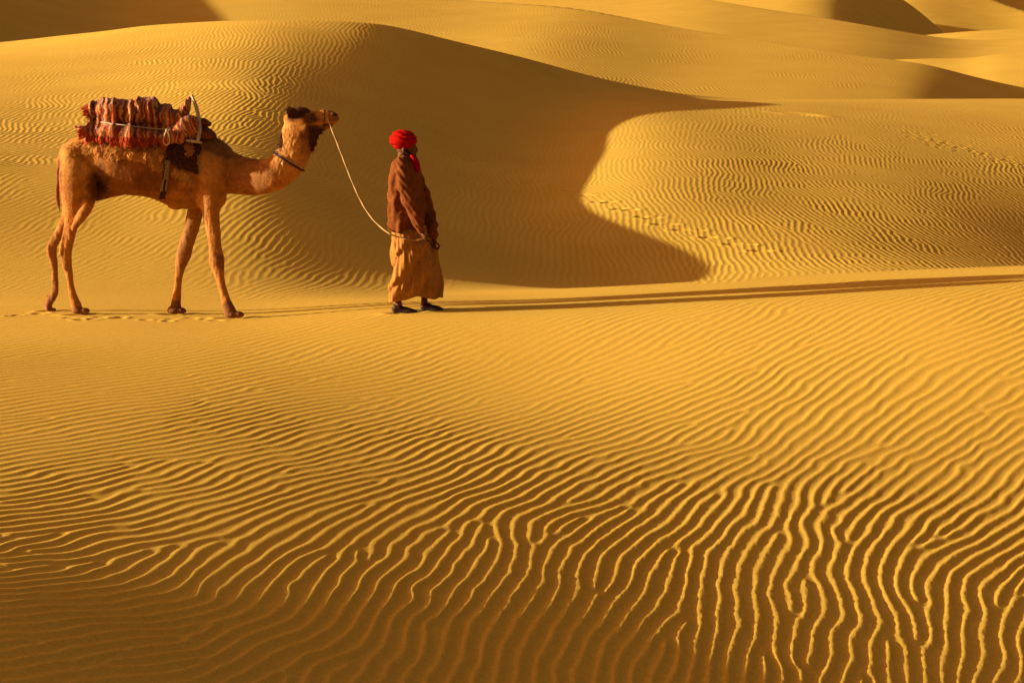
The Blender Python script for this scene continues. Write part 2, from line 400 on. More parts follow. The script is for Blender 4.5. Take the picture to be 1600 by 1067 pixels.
# ---- footprints: an old trail over the far dune, trampled sand on the right, fresh prints behind the camel
r_ = random.Random(5)
def dent(px, py, L, Wd, hd, dep, lo=22.0, hi=76.0):
    Yg = solve_ground(px, py, lo, hi); DENTS.append((P(px, py, Yg).x, Yg, L, Wd, math.radians(hd), dep))
trail = [(688, 238), (735, 252), (770, 265), (830, 284), (885, 298), (925, 312), (975, 328), (1025, 345), (1070, 358), (1130, 375), (1190, 390)]
for i in range(30):
    t = i / 29 * (len(trail) - 1); k = min(int(t), len(trail) - 2); f = t - k
    x = trail[k][0] * (1 - f) + trail[k + 1][0] * f; y = trail[k][1] * (1 - f) + trail[k + 1][1] * f
    dent(x, y + (2.2 if i % 2 else -2.2), .30 + r_.uniform(-.05, .05), .20, r_.uniform(-20, 20), r_.uniform(.020, .036), 27)
for i in range(70):
    t = r_.random(); dent(1415 + 190 * t, 208 + 55 * t + r_.gauss(0, 4), r_.uniform(.14, .28), r_.uniform(.10, .16), r_.uniform(0, 180), r_.uniform(.006, .014), 27)
dent(1248, 178, 1.1, .35, -20, .05, 40); dent(1262, 181, .9, .3, -20, .04, 40)
for (x, y) in [(18, 494), (28, 493), (58, 491), (64, 489.5), (108, 497), (121, 498), (131, 500), (146, 499), (156, 496), (183, 497.5), (190, 496), (228, 500), (262, 502), (268, 499), (322, 499), (338, 501), (300, 497)]:
    dent(x, y, r_.uniform(.10, .18), .12, r_.uniform(-30, 30), r_.uniform(.010, .020), 21, 26)
for (x, y, L) in [(365, 497, .30), (276, 491, .30), (126, 491.5, .28), (78, 486, .20), (634, 488, .30), (676, 484.5, .30)]:
    dent(x, y + .5, L * 1.1, .21, 0, .026, 21, 26)
build_terrain()
# ---------------------------------------------------------------- organic modelling: lofts fused into one skin
def catmull(vals, n):
    v = np.asarray(vals, float); m = len(v)
    s = np.zeros(m); s[1:] = np.cumsum(np.maximum(np.linalg.norm(np.diff(v[:, :3], axis=0), axis=1), 1e-5))
    q = np.linspace(0, s[-1], n)
    # monotone-ish: spline over arc length
    return spline(s, v.T, q).T

def loft_geo(st, n=None, seg=20, lat=(0, 1, 0), cap=True, shape=None):
    """st: rows (x, y, z, ra, rb): ra = radius across the run in the plane square to 'lat', rb = radius along 'lat'"""
    st = np.asarray(st, float)
    L = np.linalg.norm(np.diff(st[:, :3], axis=0), axis=1).sum()
    if n is None: n = max(6, int(L / .012))
    s = catmull(st, n) if len(st) > 2 else np.stack([st[0] + (st[-1] - st[0]) * t for t in np.linspace(0, 1, n)])
    s[:, 3:] = np.maximum(s[:, 3:], .001)
    T = np.gradient(s[:, :3], axis=0); T /= np.linalg.norm(T, axis=1)[:, None] + 1e-9
    lat = np.array(lat, float)
    B = lat[None] - T * (T @ lat)[:, None]; B /= np.linalg.norm(B, axis=1)[:, None] + 1e-9
    A = np.cross(T, B)
    th = np.linspace(0, 2 * np.pi, seg, endpoint=False)
    rings = []
    def ring(c, a, b, ra, rb, i):
        ca, sb = np.cos(th), np.sin(th)
        f = shape(i / (n - 1), th) if shape is not None else 1.0
        return c[None] + a[None] * (ca * ra * f)[:, None] + b[None] * (sb * rb * f)[:, None]
    if cap:
        for k in (80, 55, 28):
            c = math.cos(math.radians(k)); d = math.sin(math.radians(k)) * min(s[0, 3], s[0, 4])
            rings.append(ring(s[0, :3] - T[0] * d, A[0], B[0], s[0, 3] * c, s[0, 4] * c, 0))
    for i in range(n): rings.append(ring(s[i, :3], A[i], B[i], s[i, 3], s[i, 4], i))
    if cap:
        for k in (28, 55, 80):
            c = math.cos(math.radians(k)); d = math.sin(math.radians(k)) * min(s[-1, 3], s[-1, 4])
            rings.append(ring(s[-1, :3] + T[-1] * d, A[-1], B[-1], s[-1, 3] * c, s[-1, 4] * c, n - 1))
    V = np.concatenate(rings); R = len(rings); F = []
    for i in range(R - 1):
        for j in range(seg):
            k = (j + 1) % seg
            F.append((i * seg + j, i * seg + k, (i + 1) * seg + k, (i + 1) * seg + j))
    F.append(tuple(range(seg - 1, -1, -1))); F.append(tuple((R - 1) * seg + j for j in range(seg)))
    return V, F

def ball_geo(c, r, seg=18, tilt=0.0, yaw=0.0):
    """ellipsoid, tilt = rotation in the x-z plane"""
    V = []; F = []; ct, s_ = math.cos(tilt), math.sin(tilt); cy, sy = math.cos(yaw), math.sin(yaw)
    nr = seg // 2
    for i in range(nr + 1):
        ph = math.pi * (i + .02) / (nr + .04)
        for j in range(seg):
            t = 2 * math.pi * j / seg
            x, y, z = r[0] * math.sin(ph) * math.cos(t), r[1] * math.sin(ph) * math.sin(t), r[2] * math.cos(ph)
            x, z = x * ct - z * s_, x * s_ + z * ct
            x, y = x * cy - y * sy, x * sy + y * cy
            V.append((c[0] + x, c[1] + y, c[2] + z))
    for i in range(nr):
        for j in range(seg):
            k = (j + 1) % seg
            F.append((i * seg + j, (i + 1) * seg + j, (i + 1) * seg + k, i * seg + k))
    F.append(tuple(range(seg))); F.append(tuple(nr * seg + j for j in range(seg - 1, -1, -1)))
    return np.array(V), F

class Mesh:
    def __init__(self): self.V = []; self.F = []; self.n = 0
    def add(self, g):
        V, F = g; self.V.append(np.asarray(V, float)); self.F += [tuple(i + self.n for i in f) for f in F]; self.n += len(V); return self
    def loft(self, st, **k): return self.add(loft_geo(st, **k))
    def ball(self, c, r, **k): return self.add(ball_geo(c, r, **k))
    def me(self, name):
        me = bpy.data.meshes.new(name); me.from_pydata([tuple(v) for v in np.concatenate(self.V)], [], self.F); me.update()
        bm = bmesh.new(); bm.from_mesh(me); bmesh.ops.recalc_face_normals(bm, faces=bm.faces); bm.to_mesh(me); bm.free()
        return me
    def fused(self, name, voxel=.01, smooth=3, factor=.5):
        """all pieces melted into one continuous skin"""
        me = self.me(name)
        o = bpy.data.objects.new('tmp', me); COL.objects.link(o)
        r = o.modifiers.new('r', 'REMESH'); r.mode = 'VOXEL'; r.voxel_size = voxel
        s = o.modifiers.new('s', 'SMOOTH'); s.iterations = smooth; s.factor = factor
        bpy.context.view_layer.update()
        dg = bpy.context.evaluated_depsgraph_get(); ev = o.evaluated_get(dg)
        out = bpy.data.meshes.new_from_object(ev); out.name = name
        bpy.data.objects.remove(o, do_unlink=True); bpy.data.meshes.remove(me)
        out.materials.clear()
        return out

def get_co(me):
    a = np.empty(len(me.vertices) * 3); me.vertices.foreach_get('co', a); return a.reshape(-1, 3)
def get_no(me):
    a = np.empty(len(me.vertices) * 3); me.vertex_normals.foreach_get('vector', a); return a.reshape(-1, 3)
def set_co(me, c): me.vertices.foreach_set('co', np.ascontiguousarray(c, float).ravel()); me.update()
def to_px(c):
    """photo position of world points"""
    x, y, z = c[:, 0], c[:, 1], c[:, 2] - CAM_H
    d = y * math.cos(PITCH) - z * math.sin(PITCH); u = y * math.sin(PITCH) + z * math.cos(PITCH)
    return 800 + FPX * x / d, 533.5 - FPX * u / d

def n3(c, scale, seed=0.0, oct=3):
    """fractal noise on points, about -1..1"""
    c = np.asarray(c, float) * scale + seed * 17.3
    out = np.empty(len(c))
    for i in range(len(c)):
        out[i] = mnoise.fractal(Vector(c[i]), 1.0, 2.0, oct)
    return out

def fold_noise(a, b, seed):
    return vnoise(np.asarray(a, float) + 50, np.asarray(b, float) + 50, 1.0, 1.0, seed)

def paint(me, base, blobs, edge=.38, seed=3):
    """vertex colours for coat markings and painted-in light and shade: blobs = (px, py, rx, ry, colour, strength)"""
    c = get_co(me); px, py = to_px(c); nn = n3(c, 9, seed); n2 = n3(c, 30, seed + 1, 2)
    col = np.tile(np.array(base, float), (len(c), 1)) * (1 + .13 * nn + .10 * n2)[:, None]
    for (bx, by, rx, ry, cc, st, *side) in blobs:
        d = np.sqrt(((px - bx) / rx)**2 + ((py - by) / ry)**2) + .35 * nn + .15 * n2
        w = (1 - sstep(1 - edge, 1 + edge, d)) * st
        if side: w = w * (c[:, 1] < side[0])
        col = col * (1 - w[:, None]) + np.array(cc)[None] * (1 + .15 * n2[:, None]) * w[:, None]
    a = me.color_attributes.new('coat', 'FLOAT_COLOR', 'POINT')
    rgba = np.ones((len(c), 4)); rgba[:, :3] = np.clip(col, 0, 1); a.data.foreach_set('color', rgba.ravel())

def in_poly(px, py, poly):
    ins = np.zeros(len(px), bool); n = len(poly); j = n - 1
    for i in range(n):
        xi, yi = poly[i]; xj, yj = poly[j]
        c = ((yi > py) != (yj > py)) & (px < (xj - xi) * (py - yi) / (yj - yi + 1e-12) + xi)
        ins ^= c; j = i
    return ins

from mathutils.bvhtree import BVHTree
def bvh_of(*meshes):
    vs = []; fs = []
    for me in meshes:
        k = len(vs); vs += [v.co.copy() for v in me.vertices]; fs += [tuple(i + k for i in p.vertices) for p in me.polygons]
    return BVHTree.FromPolygons(vs, fs)

def patch_on(bvh, poly, name, thick=.012, step=.8, ragged=0.0, seed=1, rough=.006, lift=.002, nscale=.25, fringe=None, drop=0.0):
    """a piece of cloth or fleece lying on the near flank: found by casting square to the flank, real thickness"""
    xs = [p[0] for p in poly]; ys = [p[1] for p in poly]
    gx = np.arange(min(xs) - 2, max(xs) + 2, step); gy = np.arange(min(ys) - 2, max(ys) + 2, step)
    GX, GY = np.meshgrid(gx, gy); fx, fy = GX.ravel(), GY.ravel()
    q = np.stack([fx, fy, np.zeros_like(fx)], 1)
    n1 = n3(q, nscale, seed); n2 = n3(q, nscale, seed + 9); n4 = n3(q, .09, seed + 4, 2)
    ins = in_poly(fx + ragged * n1, fy + ragged * n2 * 1.4 + ragged * .6 * n4, poly).reshape(GX.shape)
    V = []; idx = -np.ones(GX.shape, int); N = []
    for i in range(GX.shape[0]):
        for j in range(GX.shape[1]):
            if not ins[i, j]: continue
            a = P(GX[i, j], GY[i, j], 22.3); d = (P(GX[i, j], GY[i, j], 24.0) - a).normalized()
            h = bvh.ray_cast(a, d)
            if h[0] is None: continue
            nn = h[1] if h[1].dot(d) < 0 else -h[1]
            idx[i, j] = len(V); V.append(h[0] + nn * lift); N.append(nn)
    if not V: return None
    F = []
    for i in range(GX.shape[0] - 1):
        for j in range(GX.shape[1] - 1):
            q4 = (idx[i, j], idx[i, j + 1], idx[i + 1, j + 1], idx[i + 1, j])
            if min(q4) >= 0 and (V[q4[0]] - V[q4[2]]).length < .05: F.append(q4)
    used = sorted({k for f in F for k in f}); m = {k: i for i, k in enumerate(used)}
    V = np.array([V[k] for k in used]); N = np.array([N[k] for k in used]); F = [tuple(m[k] for k in f) for f in F]
    bump = n3(V, 28, seed + 2) * rough + n3(V, 9, seed + 3) * rough
    # border vertices stay on the skin so that the edge is a real, closed edge
    cnt = {}
    for f in F:
        for a, b in zip(f, f[1:] + f[:1]): cnt[(min(a, b), max(a, b))] = cnt.get((min(a, b), max(a, b)), 0) + 1
    bord = {k for e, c in cnt.items() if c == 1 for k in e}
    isb = np.array([i in bord for i in range(len(V))])
    top = V + N * np.maximum(np.where(isb, thick * .55, thick) + bump, .003)[:, None]
    n = len(V); VV = np.concatenate([top, V - N * .004]); FF = list(F) + [tuple(k + n for k in f[::-1]) for f in F]
    for f in F:
        for a, b in zip(f, f[1:] + f[:1]):
            if cnt[(min(a, b), max(a, b))] == 1: FF.append((b, a, a + n, b + n))
    me = bpy.data.meshes.new(name); me.from_pydata([tuple(v) for v in VV], [], FF); me.update()
    return me

def tube(pts, r, name, seg=8, twist=0.0):
    p = np.array([[*v, r, r] for v in pts], float)
    lat = (0, 1, 0)
    L = np.linalg.norm(np.diff(p[:, :3], axis=0), axis=1).sum()
    n = max(8, int(L / .012))
    sh = (lambda t, th: 1 + .16 * np.cos(2 * (th + t * L * twist))) if twist else None
    m = Mesh(); m.loft(p, n=n, seg=seg, lat=lat, shape=sh); return m.me(name)

def hair_on(bvh, poly, name, count, length, width, seed, down=.8, back=.3, out=.25, clump=1, spread=.02, lift=0.0, side=1):
    """tapering locks of hair rooted where a sight line square to the flank meets the hide"""
    r = random.Random(seed); xs = [p[0] for p in poly]; ys = [p[1] for p in poly]; V = []; F = []; C = []
    k = 0
    while k < count:
        px, py = r.uniform(min(xs), max(xs)), r.uniform(min(ys), max(ys))
        if not in_poly(np.array([px]), np.array([py]), poly)[0]: continue
        k += 1
        if side > 0: a = P(px, py, 22.0); d = (P(px, py, 24.0) - a).normalized()
        else: a = P(px, py, 25.0); d = (P(px, py, 22.0) - a).normalized()
        h = bvh.ray_cast(a, d)
        if h[0] is None: continue
        n = h[1] if h[1].dot(d) < 0 else -h[1]
        base = h[0]; L0 = length * r.uniform(.55, 1.2); tone = r.uniform(.75, 1.2)
        dirc = Vector((-back + r.gauss(0, .18), 0, -down + r.gauss(0, .12))) + n * (out + r.gauss(0, .1))
        tip = base + dirc.normalized() * L0 + Vector((r.gauss(0, .2), 0, 0)) * L0
        for c in range(clump):
            q = Vector((r.gauss(0, spread), r.gauss(0, spread * .4), r.gauss(0, spread))); q -= n * q.dot(n)
            b = base + q + n * lift; t = tip + q * .45 + Vector((r.gauss(0, .004), r.gauss(0, .004), r.gauss(0, .006)))
            u = (t - b).cross(n); u = u.normalized() if u.length > 1e-6 else Vector((1, 0, 0))
            w = width * r.uniform(.7, 1.3); mid = (b + t) / 2 + n * L0 * .12
            i = len(V); V += [b - u * w, b + u * w, mid + u * w * .7 + n * w * .6, mid - u * w * .7 + n * w * .6, t]
            F += [(i, i + 1, i + 2, i + 3), (i + 3, i + 2, i + 4)]; C += [tone * r.uniform(.85, 1.1)] * 5
    me = bpy.data.meshes.new(name); me.from_pydata([tuple(v) for v in V], [], F); me.update()
    at = me.color_attributes.new('tone', 'FLOAT_COLOR', 'POINT'); a = np.ones((len(V), 4)); a[:, :3] = np.array(C)[:, None]; at.data.foreach_set('color', a.ravel())
    return me

def hair_material(name, col, attr='tone'):
    n = Nodes(name); a = n.n('ShaderNodeAttribute', attribute_name=attr); f = n.noise(30, 3, .6, n.pos())
    c = n.ramp(f.outputs[0], [(.3, tuple(v * .8 for v in col)), (.7, tuple(v * 1.15 for v in col))])
    n.l(n.mix(1.0, c.outputs[0], a.outputs[0], 'MULTIPLY'), n.b.inputs['Base Color']); return n.m
# ---------------------------------------------------------------- the camel
CY = 23.72                                   # distance of the camel's middle
M1 = CY / FPX                                # metres per photo pixel out there
def S(px, py, dy, ra, rb): 
    p = P(px, py, CY + dy); return (p.x, p.y, p.z, ra * M1, rb)
def fur_material():
    n = Nodes('camel_coat')
    a = n.n('ShaderNodeAttribute', attribute_name='coat')
    v = n.pos((1, 1, .35)); f = n.noise(90, 4, .7, v); g = n.noise(14, 4, .65, n.pos())
    c = n.ramp(f.outputs[0], [(.25, (.80, .78, .76)), (.55, (1, 1, 1)), (.8, (1.25, 1.25, 1.2))])
    c2 = n.ramp(g.outputs[0], [(.3, (.78, .74, .70)), (.6, (1.08, 1.08, 1.08))])
    x = n.mix(1.0, n.mix(1.0, a.outputs[0], c.outputs[0], 'MULTIPLY'), c2.outputs[0], 'MULTIPLY')
    n.l(x, n.b.inputs['Base Color']); n.b.inputs['Roughness'].default_value = .8
    
    b = n.bump(g.outputs[0], .5, .018); n.bump(f.outputs[0], .6, .007, b)
    return n.m
def plain(name, col, rough=.85, scale=60, vary=.25, bump=.4, bd=.004, spec=.04, sheen=0, stretch=None):
    n = Nodes(name); f = n.noise(scale, 4, .65, n.pos(stretch)); lo = tuple(c * (1 - vary) for c in col); hi = tuple(min(1, c * (1 + vary)) for c in col)
    r = n.ramp(f.outputs[0], [(.3, lo), (.7, hi)]); n.l(r.outputs[0], n.b.inputs['Base Color'])
    n.b.inputs['Roughness'].default_value = rough; n.b.inputs['Specular IOR Level'].default_value = spec
    n.b.inputs['Sheen Weight'].default_value = sheen
    if bump: n.bump(f.outputs[0], bump, bd)
    return n.m

gnf = solve_ground(364, 497.5); gff = solve_ground(277, 491.5); gnh = solve_ground(125, 491.5); gfh = solve_ground(77, 486)
print('feet at', gnf, gff, gnh, gfh)
gnf, gnh = gnf - CY, gnh - CY; gff, gfh = gff - CY, gfh - CY

HB = -.32                                    # the head is carried a little towards the camera
def NB(px): return HB * float(sstep(345, 438, px))
def Mesh_fur(me, count):
    """short hairs over the whole hide, laid back and down, in the colours painted on it"""
    r = np.random.default_rng(9); c = get_co(me); n = get_no(me); px, py = to_px(c)
    col = np.empty(len(c) * 4); me.color_attributes['coat'].data.foreach_get('color', col); col = col.reshape(-1, 4)
    L = .012 + .020 * np.exp(-((px - 447) / 9)**2 - ((py - 212) / 26)**2) + .016 * np.exp(-((px - 325) / 22)**2 - ((py - 258) / 24)**2) + .020 * np.exp(-((px - 490) / 9)**2 - ((py - 232) / 22)**2)
    L += .014 * np.exp(-((px - 350) / 30)**2 - ((py - 228) / 14)**2)
    w = (.25 + .75 * (py < 345)) * (1 - .8 * ((px > 476) & (py < 204))); idx = r.choice(len(c), count, p=w / w.sum())
    b = c[idx]; nn = n[idx]; d = np.stack([-.45 + .2 * r.standard_normal(count), .15 * r.standard_normal(count), -.8 + .2 * r.standard_normal(count)], 1)
    d = d - nn * (d * nn).sum(1)[:, None] + nn * (.42 + .15 * r.standard_normal(count))[:, None]; d /= np.linalg.norm(d, axis=1)[:, None]
    ln = (L[idx] * r.uniform(.6, 1.2, count))[:, None]; u = np.cross(d, nn); u /= np.linalg.norm(u, axis=1)[:, None] + 1e-9; wd = .0022
    V = np.stack([b - u * wd - nn * .002, b + u * wd - nn * .002, b + d * ln], 1).reshape(-1, 3)
    m2 = bpy.data.meshes.new('coat_hair'); m2.from_pydata([], [], []); m2.vertices.add(len(V)); m2.vertices.foreach_set('co', V.astype(np.float32).ravel())
    m2.loops.add(len(V)); m2.loops.foreach_set('vertex_index', np.arange(len(V), dtype=np.int32)); m2.polygons.add(count); m2.polygons.foreach_set('loop_start', np.arange(0, len(V), 3, dtype=np.int32)); m2.update(calc_edges=True)
    a = m2.color_attributes.new('coat', 'FLOAT_COLOR', 'POINT'); k = np.repeat(col[idx], 3, axis=0) * np.repeat(r.uniform(.75, 1.3, count), 3)[:, None]; k[:, 3] = 1
    a.data.foreach_set('color', np.clip(k, 0, 1).ravel()); return m2
def build_camel():
    root = empty('camel', (P(230, 490, CY).x, CY, 0.0), 'tan camel walking with raised head, dark ears and ragged shed fleece on its flank', 'camel')
    m = Mesh()
    # barrel: px, top, bottom, half width
    bar = [(97, 243, 264, .06), (103, 232, 268, .13), (112, 222, 268, .18), (130, 212, 266, .21), (150, 205, 272, .25), (168, 201, 289, .285), (185, 198, 300, .31), (205, 195, 305, .32),
           (235, 197, 308, .315), (260, 201, 315, .29), (283, 203, 325, .265), (308, 206, 325, .24), (328, 212, 316, .215), (345, 226, 308, .18), (357, 240, 303, .14)]
    m.loft([S(x, (t + b) / 2, 0, (b - t) / 2, w) for x, t, b, w in bar], seg=36)
    m.ball(P(118, 250, CY), (.13, .2, .17)); 
    m.loft([S(122, 288, 0, 22, .12), S(145, 296, 0, 19, .11), S(165, 297, 0, 14, .11), S(190, 297, 0, 9, .1)], seg=20)     # groin, drawn in between the thighs
    # neck and throat
    nk = [(318, 266, 42, .22), (345, 268, 37, .18), (368, 272.5, 31, .14), (392, 276.5, 28.5, .115), (414, 275.5, 26.5, .105), (431, 270, 26, .10), (446, 259, 25.5, .098),
          (456, 245, 25.5, .097), (462, 229, 26.5, .095), (467, 213, 28, .09), (472, 201, 28, .085)]
    m.loft([S(x, y, NB(x), r, w) for x, y, r, w in nk], seg=28)
    # head
    hd = [(452, 187, 10, .055), (461, 186, 17, .085), (472, 187, 19.5, .095), (484, 189.5, 16, .085), (496, 188, 14.5, .066), (506, 185.5, 13.5, .058), (515, 184.5, 12, .056), (522, 185, 9, .047)]
    m.loft([S(x, y, HB, r, w) for x, y, r, w in hd], seg=24)
    m.loft([S(478, 206, HB, 11, .07), S(492, 202, HB, 8.5, .055), S(505, 198.5, HB, 6, .042), S(516, 195, HB, 4.5, .036)], seg=16)     # lower jaw
    for s in (-1, 1):
        m.ball(P(483, 181.5, CY + HB + .072 * s), (.045, .030, .028), tilt=.1)       # brow
        m.ball(P(484, 187.5, CY + HB + .078 * s), (.022, .018, .020))                # eyeball
        m.ball(P(521, 180, CY + HB + .036 * s), (.032, .020, .022), tilt=-.5)        # nostril wing
        m.ball(P(520, 189, CY + HB + .022 * s), (.036, .030, .024), tilt=-.3)        # split upper lip
        m.loft([S(462, 182, HB + .07 * s, 6, .022), S(458, 177.5, HB + .098 * s, 8, .020), S(455, 173, HB + .122 * s, 6.5, .014), S(453, 168.5, HB + .135 * s, 2.5, .008)], seg=12)   # ear
        m.ball(P(478, 200, CY + HB + .062 * s), (.06, .035, .05))                    # cheek
    m.ball(P(470, 171.5, CY + HB), (.055, .055, .03)); m.ball(P(528, 186, CY + HB), (.014, .03, .018))
    # near fore leg
    sh, hp = -.15, -.16
    def leg(rows, y0, y1, ys, ye):
        out = []
        for x, y, r, w in rows:
            t = min(1, max(0, (y - ys) / (ye - ys))); out.append(S(x, y, y0 + (y1 - y0) * t, r, w))
        m.loft(out, seg=20)
    leg([(326, 250, 27, .07), (329, 275, 27, .095), (330, 298, 23, .10), (330, 315, 18.5, .095), (329.5, 332, 14, .080), (332, 353, 11.8, .062), (335, 376, 10.3, .05), (337, 393, 10.8, .050), (338.5, 406, 12.3, .056),
         (340.5, 418, 10.5, .050), (343.5, 433, 7.3, .037), (347.5, 450, 6.5, .033), (352, 465, 7.0, .036), (356, 478, 8.5, .044), (359, 486, 10, .05)], sh, gnf, 300, 486)
    leg([(322, 290, 20, .09), (313, 312, 16, .09), (306, 330, 13, .080), (301, 350, 12.3, .065), (295, 371, 11.5, .055), (289.5, 388, 11.5, .052), (286, 401, 11.8, .054), (282.5, 413, 9.2, .046), (280, 428, 6.6, .036),
         (278, 445, 6.2, .033), (276, 460, 6.8, .036), (275, 472, 7.5, .042), (274.5, 481, 9, .048)], -sh, gff, 300, 481)
    # elbow, shoulder blade, keel pad
    m.ball(P(338, 300, CY - .14), (.10, .10, .17), tilt=.15); m.ball(P(318, 316, CY - .14), (.07, .09, .07)); m.ball(P(316, 316, CY + .14), (.07, .09, .07))
    m.ball(P(278, 317, CY), (.11, .10, .068), tilt=.1)
    m.loft([S(318, 240, -.16, 14, .05), S(322, 262, -.20, 15, .05), S(328, 285, -.2, 14, .05)], seg=14)
    # near hind leg
    leg([(116, 240, 20, .08), (117, 262, 24, .12), (117, 285, 24.5, .125), (117, 306, 21.5, .11), (116, 325, 17, .085), (113.5, 341, 13, .066), (110.5, 357, 10.3, .052), (108, 373, 8.3, .044), (105, 388, 8.2, .042), (102.8, 399, 9.2, .046),
         (104.5, 411, 8.4, .042), (107.5, 425, 6.0, .034), (110, 441, 5.4, .030), (113, 457, 5.9, .033), (116.5, 469, 7.0, .039), (119.5, 479, 8.8, .046)], hp, gnh, 300, 480)
    leg([(133, 258, 15, .08), (138, 285, 13.5, .085), (139, 308, 11, .075), (134, 326, 9.5, .06), (124, 343, 7, .045), (115, 356, 5, .035)], hp - .02, -.17, 300, 480)
    leg([(106, 345, 5, .03), (100, 368, 3.2, .018), (96.5, 385, 3.6, .02), (96.5, 397, 5.2, .028)], hp, (hp + gnh) / 2, 300, 400)
    leg([(112, 262, 22, .11), (113, 295, 21, .11), (112, 320, 16, .09), (107, 336, 11.5, .07), (100, 350, 9.2, .055), (92, 366, 8, .045), (84, 380, 7.6, .042), (80.5, 391, 8.2, .044), (82.5, 404, 7.2, .040),
         (85, 420, 5.6, .033), (86, 438, 5.3, .030), (86, 452, 5.6, .033), (84, 461, 6.4, .038), (79, 469, 6.4, .040), (75.5, 477, 6.0, .042), (75.5, 482, 5.2, .044)], -hp, gfh, 300, 480)
    leg([(105, 335, 4, .03), (92, 358, 3, .018), (81, 376, 3.4, .02), (77.5, 388, 5, .026)], -hp, (gfh - hp) / 2, 300, 400)
    m.ball(P(74, 464, CY + gfh), (.022, .035, .026))
    # feet: broad pads with two toes and nails
    def foot(px, py, dy, L, h, back):
        c = P(px, py, CY + dy)
        m.ball((c.x, c.y, c.z), (L * .62, .078, h))
        m.ball((c.x - back, c.y, c.z + .01), (L * .42, .06, h * 1.1))
        for s in (-1, 1):
            m.ball((c.x + L * .55, c.y + .036 * s, c.z - .002), (L * .36, .038, h * .85), tilt=-.15, yaw=.12 * s)
    foot(363, 491.5, gnf, .125, .036, .03); foot(273, 485.3, gff, .125, .036, .02); foot(123, 485.5, gnh, .115, .034, .02)
    c = P(77, 482.5, CY + gfh); m.ball(c, (.055, .07, .026), tilt=-.5); m.ball((c.x + .035, c.y - .03, c.z - .012), (.035, .034, .018)); m.ball((c.x + .035, c.y + .03, c.z - .012), (.035, .034, .018))
    # tail
    m.loft([S(103, 236, 0, 5.5, .035), S(96, 247, 0, 4.5, .028), S(92, 262, 0, 3.6, .022), S(90.5, 282, 0, 3.2, .02), S(89.8, 300, 0, 3.6, .024), S(90.5, 315, 0, 3.6, .024), S(93, 328, 0, 1.2, .008)], seg=12)
    me = m.fused('camel', .0095, 5, .5)
    c = get_co(me); nrm = get_no(me); px, py = to_px(c)
    # muscles and loose skin
    amp = .0034 * np.ones(len(c)); amp[py > 440] = .002
    d = n3(c, 9, 1) * amp + n3(c, 26, 2) * amp * .45
    d += .0045 * n3(c * np.array([[1.0, 1.0, .16]]), 34, 11, 2) * sstep(318, 350, py) * (1 - sstep(470, 484, py))      # tendons down the legs
    # neck wrinkles, throat hair, nostril and mouth slits, ear hollow, eye slit
    thr = sstep(420, 440, px) * (1 - sstep(488, 500, px)) * sstep(205, 215, py)
    d += thr * .006 * n3(np.stack([px * .30, py * .10, c[:, 1] * 8], 1), 1, 5)
    g = lambda x, y, sx, sy: np.exp(-((px - x) / sx)**2 - ((py - y) / sy)**2)
    mouth = np.exp(-((py - (201 - (px - 480) * .215)) / 1.5)**2) * sstep(486, 494, px) * (1 - sstep(521, 525, px))
    d -= .013 * mouth + .012 * g(523.5, 180, 2.6, 1.5)
    ear = np.exp(-((px - 457.5) / 5)**2 - ((py - 176) / 5)**2) * (nrm[:, 1] < -.2); d -= .010 * ear
    rib = np.sin((px - 160) / 7.5 + .02 * (py - 250)) * sstep(150, 175, px) * (1 - sstep(240, 262, px)) * np.exp(-((py - 268) / 22)**2); d += .0016 * rib
    set_co(me, c + nrm * d[:, None])
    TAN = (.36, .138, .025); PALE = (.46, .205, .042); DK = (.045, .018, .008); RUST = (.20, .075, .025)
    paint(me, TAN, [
        (225, 282, 84, 44, (.20, .066, .013), .55), (225, 276, 72, 34, (.17, .056, .012), .6), (232, 285, 26, 16, (.10, .035, .012), .55), (155, 285, 14, 34, (.10, .04, .014), .7), (340, 225, 26, 22, (.17, .085, .022), .85),  # belly, flank and groin darkened here to paint in their shade
        (120, 255, 26, 30, PALE, .6), (325, 262, 18, 24, PALE, .7), (455, 245, 26, 30, PALE, .85), (447, 215, 12, 28, PALE, .7), (388, 275, 34, 32, (.20, .078, .018), .85),  # neck painted pale where sunlit, dark where the body's shadow falls
        (486, 226, 16, 26, RUST, .6), (462, 178, 13, 12, DK, .98), (474, 172, 13, 6, (.12, .045, .018), .85), (486, 186, 13, 8, DK, .85), (499, 184, 7, 5, DK, .5), (495, 203, 17, 8, DK, .7), (481, 213, 14, 8, (.10, .035, .012), .7),
        (503, 180, 10, 7, PALE, .7), (521, 183, 9, 10, RUST, .8), (494, 216, 12, 20, (.07, .022, .007), .85), (150, 296, 20, 22, (.07, .022, .006), .8), (523.5, 180, 3.2, 2, DK, .95), (511, 196, 9, 3, DK, .6), (436, 218, 5, 22, (.10, .04, .015), .7),  # near-black groin is painted shade between the thighs
        (343, 408, 9, 12, (.13, .05, .018), .65), (286, 402, 11, 12, RUST, .5), (365, 487, 24, 17, (.13, .045, .016), .8), (277, 484, 24, 18, (.11, .038, .015), .85), (126, 487, 22, 9, (.17, .062, .02), .8), (79, 474, 14, 17, (.14, .05, .018), .8),
        (83, 420, 16, 60, (.22, .095, .03), .6), (295, 360, 26, 50, (.22, .098, .03), .6), (91, 300, 6, 60, (.14, .045, .015), .7), (151, 322, 5, 5, PALE, .8), (318, 318, 7, 10, PALE, .7)])  # far legs painted darker, as the shaded side
    body = link('body', me, fur_material(), root); body['label'] = 'tan coat, darker on ears, muzzle and feet, with shade painted on belly, groin, neck and far legs'
    # eye
    e = Mesh(); e.ball(P(485.5, 187.5, CY + HB - .086), (.015, .011, .013)); link('eye', e.me('eye'), plain('eye_gloss', (.02, .01, .006), .15, 40, .2, 0, spec=.5), root)
    bv = bvh_of(me)
